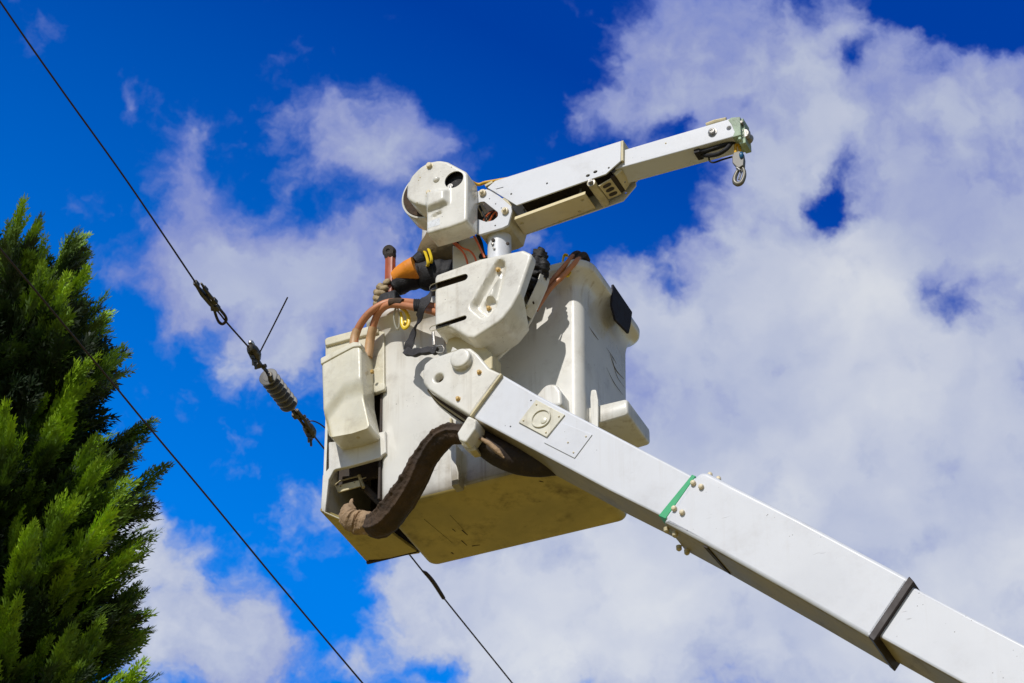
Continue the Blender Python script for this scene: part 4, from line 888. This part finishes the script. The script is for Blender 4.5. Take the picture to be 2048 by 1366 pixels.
# glove with five fingers closed round the handle
hx = L(780, 583, .10); gs = .10
def P_(x, y, ds=0): return L(x, y, gs+ds)
gV = [P_(798, 572, .02), P_(785, 577, .03), P_(768, 582, .03)]; gE = [(0, 1), (1, 2)]; gr = [(.040, .034), (.040, .030), (.042, .028)]
for k, (x, y, ln) in enumerate(((763, 572, 1.), (758, 583, 1.08), (756, 594, 1.02), (757, 605, .85))):
    i0 = len(gV); gV += [P_(x, y, .01), P_(x-5, y+3, -.03), P_(x+4*ln, y+5, -.062), P_(x+14*ln, y+4, -.062)]
    gE += [(2, i0), (i0, i0+1), (i0+1, i0+2), (i0+2, i0+3)]; gr += [.0195, .018, .017, .014]
i0 = len(gV); gV += [P_(779, 567, -.01), P_(774, 563, -.045), P_(769, 569, -.055)]; gE += [(1, i0), (i0, i0+1), (i0+1, i0+2)]; gr += [.018, .016, .012]
skin('glove', gV, gE, gr, ['glove'], per, disp=.006, dscale=30)
m_ = MB(); m_.tube([P_(805, 568, .01), P_(792, 574, .02), P_(784, 578, .02)], [.05, .044, .038], n=20, smooth=5, rfun=lambda t, a: 1+.05*math.sin(5*a+t*8)); build(m_, 'glove_cuff', 'glove', per, ang=70)
skin('glove', [wrF, hdF, bp_(.38, -.17, .97), bp_(.36, -.13, .97), bp_(.43, -.19, .96), bp_(.43, -.165, .955), bp_(.425, -.145, .955), bp_(.40, -.21, .96)], [(0, 1), (1, 2), (1, 3), (2, 4), (2, 5), (2, 6), (2, 7)], [.036, .036, .03, .014, .013, .013, .013, .012], ['glove'], per)
# head: hard hat, hair, eyes
m_ = MB(); hc = bp_(.03, 0, 1.70); m_.lathe(hc, U, [(-.005, .155), (.0, .16), (.006, .13), (.03, .125), (.07, .105), (.10, .07), (.115, .03), (.118, 0)], 36)
build(m_, 'hard_hat', 'cover', per, ang=60)
m_ = MB(); m_.ball(bp_(-.01, 0, 1.66), .098, n=20, k=14, sc=(1, 1, 1.05)); build(m_, 'hair', 'hair', per)
for sg in (1, -1):
    m_ = MB(); m_.ball(bp_(.118, .034*sg, 1.655), .013); build(m_, 'eye', 'eye', per)
# standing platform inside the bucket
m_ = MB(); m_.box((.45, .26, (fz+.03)/2), .40, .20, max(.01, (fz-.03)/2)); build(m_, 'floor_step', 'fibre', bucket)

# hand tool
tl = thing('hand_tool', 'upright red ribbed tool handle with a round black end, gripped in the leather glove', 'tool', P_(778, 640, -.005))
m_ = MB(); m_.tube([P_(781, 515, -.01), P_(780, 560, -.01), P_(778, 597, -.01), P_(777, 605, -.01)], [.0255, .0255, .024, .016], n=24, smooth=6, rfun=lambda t, a: 1+.07*math.cos(a*8)); m_.tube([P_(777, 602, -.01), P_(777, 640, .0)], .012, n=12); build(m_, 'handle', 'red', tl, ang=50)
m_ = MB(); m_.lathe(P_(781, 518, -.01), (0, -.25, 1), [(0, .026), (.01, .029), (.02, .030)], 24); m_.lathe(P_(781, 505, .01), (.05, -1, -.35), [(-.01, .026), (.0, .031), (.028, .032), (.034, .028), (.034, .011), (.030, .008)], 28); build(m_, 'end_cap', mat('scuffed black cap', (.045, .035, .028), .5, var=.3, dirt=.6, dirtcol=(.16, .11, .07), scale=30), tl)

# ================================================================ overhead lines
H1 = 11.0; H2 = 8.2
def wire(pts, h, r, name, label, smooth=6):
    m_ = MB(); P = [LH(x, y, h) for x, y in pts]; m_.tube(P, r, n=8, smooth=smooth)
    return tag(build(m_, name, 'wire', None, base=P[0]), label, 'wire')
wire([(-700, -1060), (-300, -440), (0, 3), (120, 175), (256, 365), (393, 568), (410, 592), (440, 628), (456, 648), (497, 694)], H1, .0050, 'overhead_wire', 'dark overhead wire from the top left corner to the upper strain clamp')
wire([(628, 872), (657, 908), (735, 1004), (822, 1113), (846, 1143), (866, 1166), (886, 1194), (955, 1280), (1026, 1368), (1300, 1710), (1600, 2090)], H1, .0050, 'overhead_wire', 'dark overhead wire passing behind the bucket, with a thick splice below it')
m_ = MB(); P = [LH(x, y, H1-.002) for x, y in ((845, 1142), (852, 1147), (862, 1158), (872, 1172), (887, 1196))]; m_.tube(P, [.006, .0125, .0135, .0135, .012], n=10, smooth=5); tag(build(m_, 'line_splice', 'wire', None, base=P[2]), 'thick dark splice sleeve on the wire below the bucket', 'splice')
wire([(-500, -110), (-200, 255), (0, 497), (60, 568), (150, 676), (230, 772), (300, 857), (420, 1000), (560, 1170), (725, 1366), (1000, 1690), (1300, 2040)], H2, .0043, 'overhead_wire', 'dark overhead wire crossing in front of the conifer to the bottom edge')
def lh(x, y, dh=0): return LH(x, y, H1+dh)
# grip clamp
gc = thing('cable_grip', 'long metal pulling grip with an oval eye, clamped on the wire above the insulator', 'wire grip', lh(448, 645))
m_ = MB(); m_.tube([lh(392, 570), lh(404, 586), lh(420, 604), lh(430, 616)], [.012, .022, .024, .018], n=8, flat=.6); m_.box(lh(393, 568), .010, .02, .014); m_.box(lh(411, 578), .008, .02, .012); m_.tube([lh(402, 566), lh(418, 590), lh(428, 600)], [.006, .012, .008], n=6); build(m_, 'jaw', 'iron', gc, bev=.002)
m_ = MB(); m_.box(lh(428, 602), .014, .02, .012); m_.box(lh(431, 615), .02, .022, .014); m_.tube([lh(423, 620), lh(437, 612)], .009, n=6); build(m_, 'pivot', 'iron', gc, bev=.002)
m_ = MB(); m_.tube([lh(428, 618), lh(433, 634), lh(438, 644), lh(445, 648), lh(452, 642), lh(451, 633), lh(441, 620), lh(436, 614)], .0082, n=8, smooth=5); build(m_, 'eye', 'wire', gc)
def clamp(x, y, flip, label, tail):
    c = thing('strain_clamp', label, 'clamp', lh(x, y), 'strain clamps at both ends of the insulator')
    ax = (lh(530, 745)-lh(497, 693)).normalized(); b_ = ax.cross(Vector((0, 0, 1))).normalized(); n_ = b_.cross(ax)
    def q(u, v, k=0): return lh(x, y)+ax*u+n_*v+b_*k
    m_ = MB(); m_.tube([q(-.06, .0), q(-.02, .012), q(.03, .01), q(.06, -.005)], [.018, .032, .034, .02], n=12, smooth=5); build(m_, 'body', 'iron', c)
    m_ = MB(); m_.tube([q(-.055, .03), q(-.05, .045), q(-.02, .05), q(.0, .03)], .012, n=10, smooth=4); build(m_, 'keeper', mat('bright metal', (.6, .58, .55), .3, .7, var=.2, scale=20) if flip else 'iron', c)
    for u in (-.01, .03):
        m_ = MB(); m_.tube([q(u, -.02), q(u+.015, -.075)], .0075, n=8); m_.lathe(q(u, -.03), (q(u+.015, -.075)-q(u, -.02)), [(0, .013), (.012, .013)], hexa=True); build(m_, 'bolt', 'iron', c)
    m_ = MB(); m_.tube([lh(*p) for p in tail], .0042, n=6, smooth=4); build(m_, 'wire_tail', 'wire', c)
    return c
clamp(507, 707, True, 'upper strain clamp with bright cap and long thin wire tail sticking up', [(520, 704), (545, 655), (575, 595)])
clamp(618, 862, False, 'lower strain clamp with two hanging bolts, next to the bucket', [(616, 843), (626, 842), (640, 848), (655, 860)])
# insulator with links
ins = thing('insulator', 'grey ribbed porcelain strain insulator on the wire between the two clamps', 'insulator', lh(560, 785))
a_ = lh(536, 753); b_ = lh(583, 815); ax = (b_-a_); Ln = ax.length; prof = []
nsh = 7
for i in range(nsh):
    t0 = Ln*i/nsh; dl = Ln/nsh; rr_ = .055
    prof += [(t0, .026), (t0+.001, rr_-.003), (t0+.003, rr_), (t0+.009, rr_-.001), (t0+dl*.42, rr_-.016), (t0+dl*.5, .026), (t0+dl*.98, .025)]
m_ = MB(); m_.lathe(a_, ax, [(-.002, .03)]+prof, 36); build(m_, 'sheds', 'ins', ins, ang=30)
m_ = MB()
m_.tube([lh(513, 715), lh(522, 730), lh(533, 742), lh(541, 757)], [.012, .014, .014, .016], n=8, m=0, flat=.6); m_.tube([lh(540, 748, -.03), lh(543, 768, -.03)], .016, n=8); m_.box(lh(516, 730), .018, .02, .012); m_.tube([lh(524, 734), lh(532, 731)], .012, n=8); build(m_, 'upper_link', 'iron', ins, bev=.002)
m_ = MB()
m_.tube([lh(586, 820), lh(600, 840), lh(612, 856)], [.02, .012, .014], n=8, flat=.6); m_.tube([lh(593, 820), lh(608, 838), lh(618, 855)], [.012, .010, .012], n=8); m_.box(lh(592, 830), .018, .02, .016); m_.tube([lh(602, 838), lh(610, 832)], .011, n=8); build(m_, 'lower_link', 'iron', ins, bev=.002)

# ================================================================ conifer
def conifer():
    DT = 21.0
    axis_px = 10
    top = CAM+ray(axis_px, 640).normalized()*DT
    base = Vector((top.x, top.y, 0)); H = top.z
    scale = DT/FPX
    tree = bpy.data.objects.new('conifer', None); COL.objects.link(tree); tree.location = base
    tag(tree, 'tall dark green conifer with feathery lit branch tips at the left edge', 'tree')
    # trunk and limbs
    tv = MB(); tv.tube([(0, 0, 0), (.05, .02, H*.5), (0, 0, H-.25)], [.28, .16, .015], n=14, smooth=8)
    rg_ = random.Random(5)
    for k in range(60):
        z = H-.5-k*.13; a = k*2.4; r = min(1.0, .16+(H-z)*.13); 
        if z < 1.5: break
        tv.tube([(0, 0, z), (math.cos(a)*r*.5, math.sin(a)*r*.5, z+r*.25), (math.cos(a)*r, math.sin(a)*r, z+r*.75)], [.03, .018, .006], n=5, smooth=3)
    me = bpy.data.meshes.new('trunk'); me.from_pydata(tv.v, [], tv.f); tr = bpy.data.objects.new('trunk', me); COL.objects.link(tr); tr.parent = tree
    me.materials.append(mat('bark', (.09, .055, .035), .9, var=.3, scale=8, bump=.6))
    for p in me.polygons: p.use_smooth = True
    # frond templates: flat feathery sprays of scale leaves, x along the stem
    def frond(rs):
        T = []; N = 10; L0 = 1.
        def leaf(p, d, ln, wd, nrm):
            s = np.cross(d, nrm); s /= max(np.linalg.norm(s), 1e-6)
            m1 = p+d*ln*.35
            T.append((p, m1+s*wd, p+d*ln)); T.append((p, p+d*ln, m1-s*wd))
        for i in range(N):
            t = (i+1)/(N+1); z = -.12*t*t+.0; p = np.array([t*L0, 0, z]); lnb = (.42*(1-t)**.8+.10)*(.75+.5*rs.rand())
            for sg in (1, -1):
                if rs.rand() < .08: continue
                ang = math.radians(24+rs.rand()*14); tilt = rs.normal()*.25
                d = np.array([math.cos(ang), sg*math.sin(ang), tilt]); d /= np.linalg.norm(d); nr = np.array([rs.normal()*.3, rs.normal()*.3, 1.]); nr /= np.linalg.norm(nr)
                n2 = max(2, int(lnb*11))
                for j in range(n2):
                    u = (j+.3)/n2; q = p+d*lnb*u+np.array([.10*u*u*lnb, 0, -.08*u*u])
                    for s2 in (1, -1):
                        a2 = math.radians(18+rs.rand()*16)*s2; ca, sa = math.cos(a2), math.sin(a2)
                        e = np.array([d[0]*ca-d[1]*sa, d[0]*sa+d[1]*ca, d[2]+rs.normal()*.2]); e /= np.linalg.norm(e)
                        leaf(q, e, (.17*(1-.45*u)+.03), .025, nr)
                leaf(p, d, lnb*1.05, .018, nr)
        leaf(np.array([.0, 0, 0.]), np.array([1., 0, -.1]), 1.05, .016, np.array([0, 0, 1.]))
        leaf(np.array([.85, 0, -.09]), np.array([1., 0, -.15]), .25, .014, np.array([0, 0, 1.]))
        return np.array(T)
    rs = np.random.RandomState(11); tem = [frond(rs) for _ in range(7)]
    def rad_(dz, az=None):   # crown radius against distance below the top
        pts = [(-.24, .12), (-.12, .50), (.02, .66), (.25, .72), (.5, .76), (.9, .80), (1.5, .87), (2.2, .92), (3.0, .93), (4.5, 1.15), (8., 1.9), (11.5, 2.1)]
        r = 2.1
        for (a, ra), (b2, rb) in zip(pts, pts[1:]):
            if dz <= b2: r = ra+(rb-ra)*max(0, (dz-a))/(b2-a); break
        if az is not None:      # a hollow under the upper boughs, then a fuller tier below it
            f = max(0, -math.sin(az)); k = math.exp(-((dz-1.25)/.38)**2); k2 = math.exp(-((dz-2.5)/.7)**2); r *= 1-.45*k*f+.12*k2*f
        return r
    out = []; tone = []
    zc = -.25; boughs = []
    while zc < 4.3:
        r = rad_(zc); nbg = max(5, int(2*math.pi*r/.19))
        for k in range(nbg):
            big = rs.rand() < .30
            boughs.append((zc+rs.rand()*.16, 2*math.pi*(k+rs.rand())/nbg, (1.02 if big else .66)+.18*rs.rand(), .46 if big else .30, 11 if big else 7))
        zc += .165
    while zc < H-1.5:
        r = rad_(zc); nbg = max(4, int(2*math.pi*r/.5))
        for k in range(nbg): boughs.append((zc+rs.rand()*.3, 2*math.pi*(k+rs.rand())/nbg, .7+.35*rs.rand(), .6, 6))
        zc += .42
    lead = [(-.24, .3, 1.6, .32, 14), (-.20, 5.8, 2.4, .32, 14), (-.10, .0, 1.15, .40, 14), (-.30, 3.4, .6, .36, 12), (-.28, 5.4, 1.2, .32, 12), (-.08, 6.1, 1.2, .44, 14)]
    for (dz, az, rk, fl, nf) in boughs+lead:
        r = rad_(dz, az)*rk; base_t = rs.normal()*.12
        up = 1.25-.80*min(1, max(0, dz/1.0)) + rs.normal()*.14
        hz = np.array([math.cos(az), math.sin(az), 0.]); Lb = fl*1.55
        root = hz*max(.02, r-Lb*.75)+np.array([0, 0, H-dz-.14])
        for f in range(nf):
            u = (f+.5)/nf; upl = up+.55*u                        # the bough sweeps up towards its tip
            ax = hz+np.array([0, 0, upl]); ax /= np.linalg.norm(ax)
            p = root+ax*(Lb*.72*u)+rs.normal(size=3)*.010
            sp = .42*(1-u)+.06
            d = ax+rs.normal(size=3)*sp*.55; d /= np.linalg.norm(d)
            g = np.array([0, 0, 1.])+rs.normal(size=3)*.45; yv = np.cross(g, d); yv /= max(np.linalg.norm(yv), 1e-6); zv = np.cross(d, yv)
            S_ = fl*(.70+.3*rs.rand())*(1-.35*u); M_ = np.stack([d, yv*.60, zv*.7])*S_
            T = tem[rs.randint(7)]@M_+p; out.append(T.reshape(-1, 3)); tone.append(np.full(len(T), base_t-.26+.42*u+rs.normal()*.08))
    # inner fill, kept deep so the outside stays feathery
    for k in range(1500):
        dz = rs.rand()*4.2; r = rad_(dz)*.58*math.sqrt(rs.rand()); az = rs.rand()*6.28; p = np.array([math.cos(az)*r, math.sin(az)*r, H-dz-.15])
        d = np.array([math.cos(az)*.8, math.sin(az)*.8, .4+rs.normal()*.5])+rs.normal(size=3)*.3; d /= np.linalg.norm(d)
        yv = np.cross(rs.normal(size=3), d); yv /= np.linalg.norm(yv); zv = np.cross(d, yv)
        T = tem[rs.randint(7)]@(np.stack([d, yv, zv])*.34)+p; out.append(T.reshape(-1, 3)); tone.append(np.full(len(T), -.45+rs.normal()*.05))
    V = np.concatenate(out); tn = np.concatenate(tone); nf = len(V)//3
    me = bpy.data.meshes.new('crown'); me.vertices.add(len(V)); me.vertices.foreach_set('co', V.astype(np.float32).ravel())
    me.loops.add(len(V)); me.loops.foreach_set('vertex_index', np.arange(len(V), dtype=np.int32))
    me.polygons.add(nf); me.polygons.foreach_set('loop_start', np.arange(0, len(V), 3, dtype=np.int32)); me.polygons.foreach_set('loop_total', np.full(nf, 3, dtype=np.int32))
    me.update(); at = me.attributes.new('tone', 'FLOAT', 'FACE'); at.data.foreach_set('value', tn.astype(np.float32))
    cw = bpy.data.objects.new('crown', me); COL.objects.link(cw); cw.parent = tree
    print('conifer tris', nf)
    m = bpy.data.materials.new('conifer foliage'); m.use_nodes = True; t = m.node_tree; t.nodes.clear(); g = NT(t)
    an = g.n('ShaderNodeAttribute', attribute_name='tone'); co = g.n('ShaderNodeTexCoord').outputs['Object']
    n1 = g.n('ShaderNodeTexNoise', i_Vector=co, i_Scale=3.5, i_Detail=3.0).outputs['Fac']
    f = g.math('ADD', n1, an.outputs['Fac'])
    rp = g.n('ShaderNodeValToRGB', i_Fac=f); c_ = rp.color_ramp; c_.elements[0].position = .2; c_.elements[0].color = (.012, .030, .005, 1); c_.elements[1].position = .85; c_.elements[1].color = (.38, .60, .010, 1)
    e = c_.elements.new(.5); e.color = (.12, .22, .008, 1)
    b = g.n('ShaderNodeBsdfPrincipled', i_Base_Color=rp.outputs[0], i_Roughness=.6); tr2 = g.n('ShaderNodeBsdfTranslucent', i_Color=rp.outputs[0])
    mx = g.n('ShaderNodeMixShader', i_0=.22, i_1=b.outputs[0], i_2=tr2.outputs[0]); g.n('ShaderNodeOutputMaterial', i_Surface=mx.outputs[0])
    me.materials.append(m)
conifer()
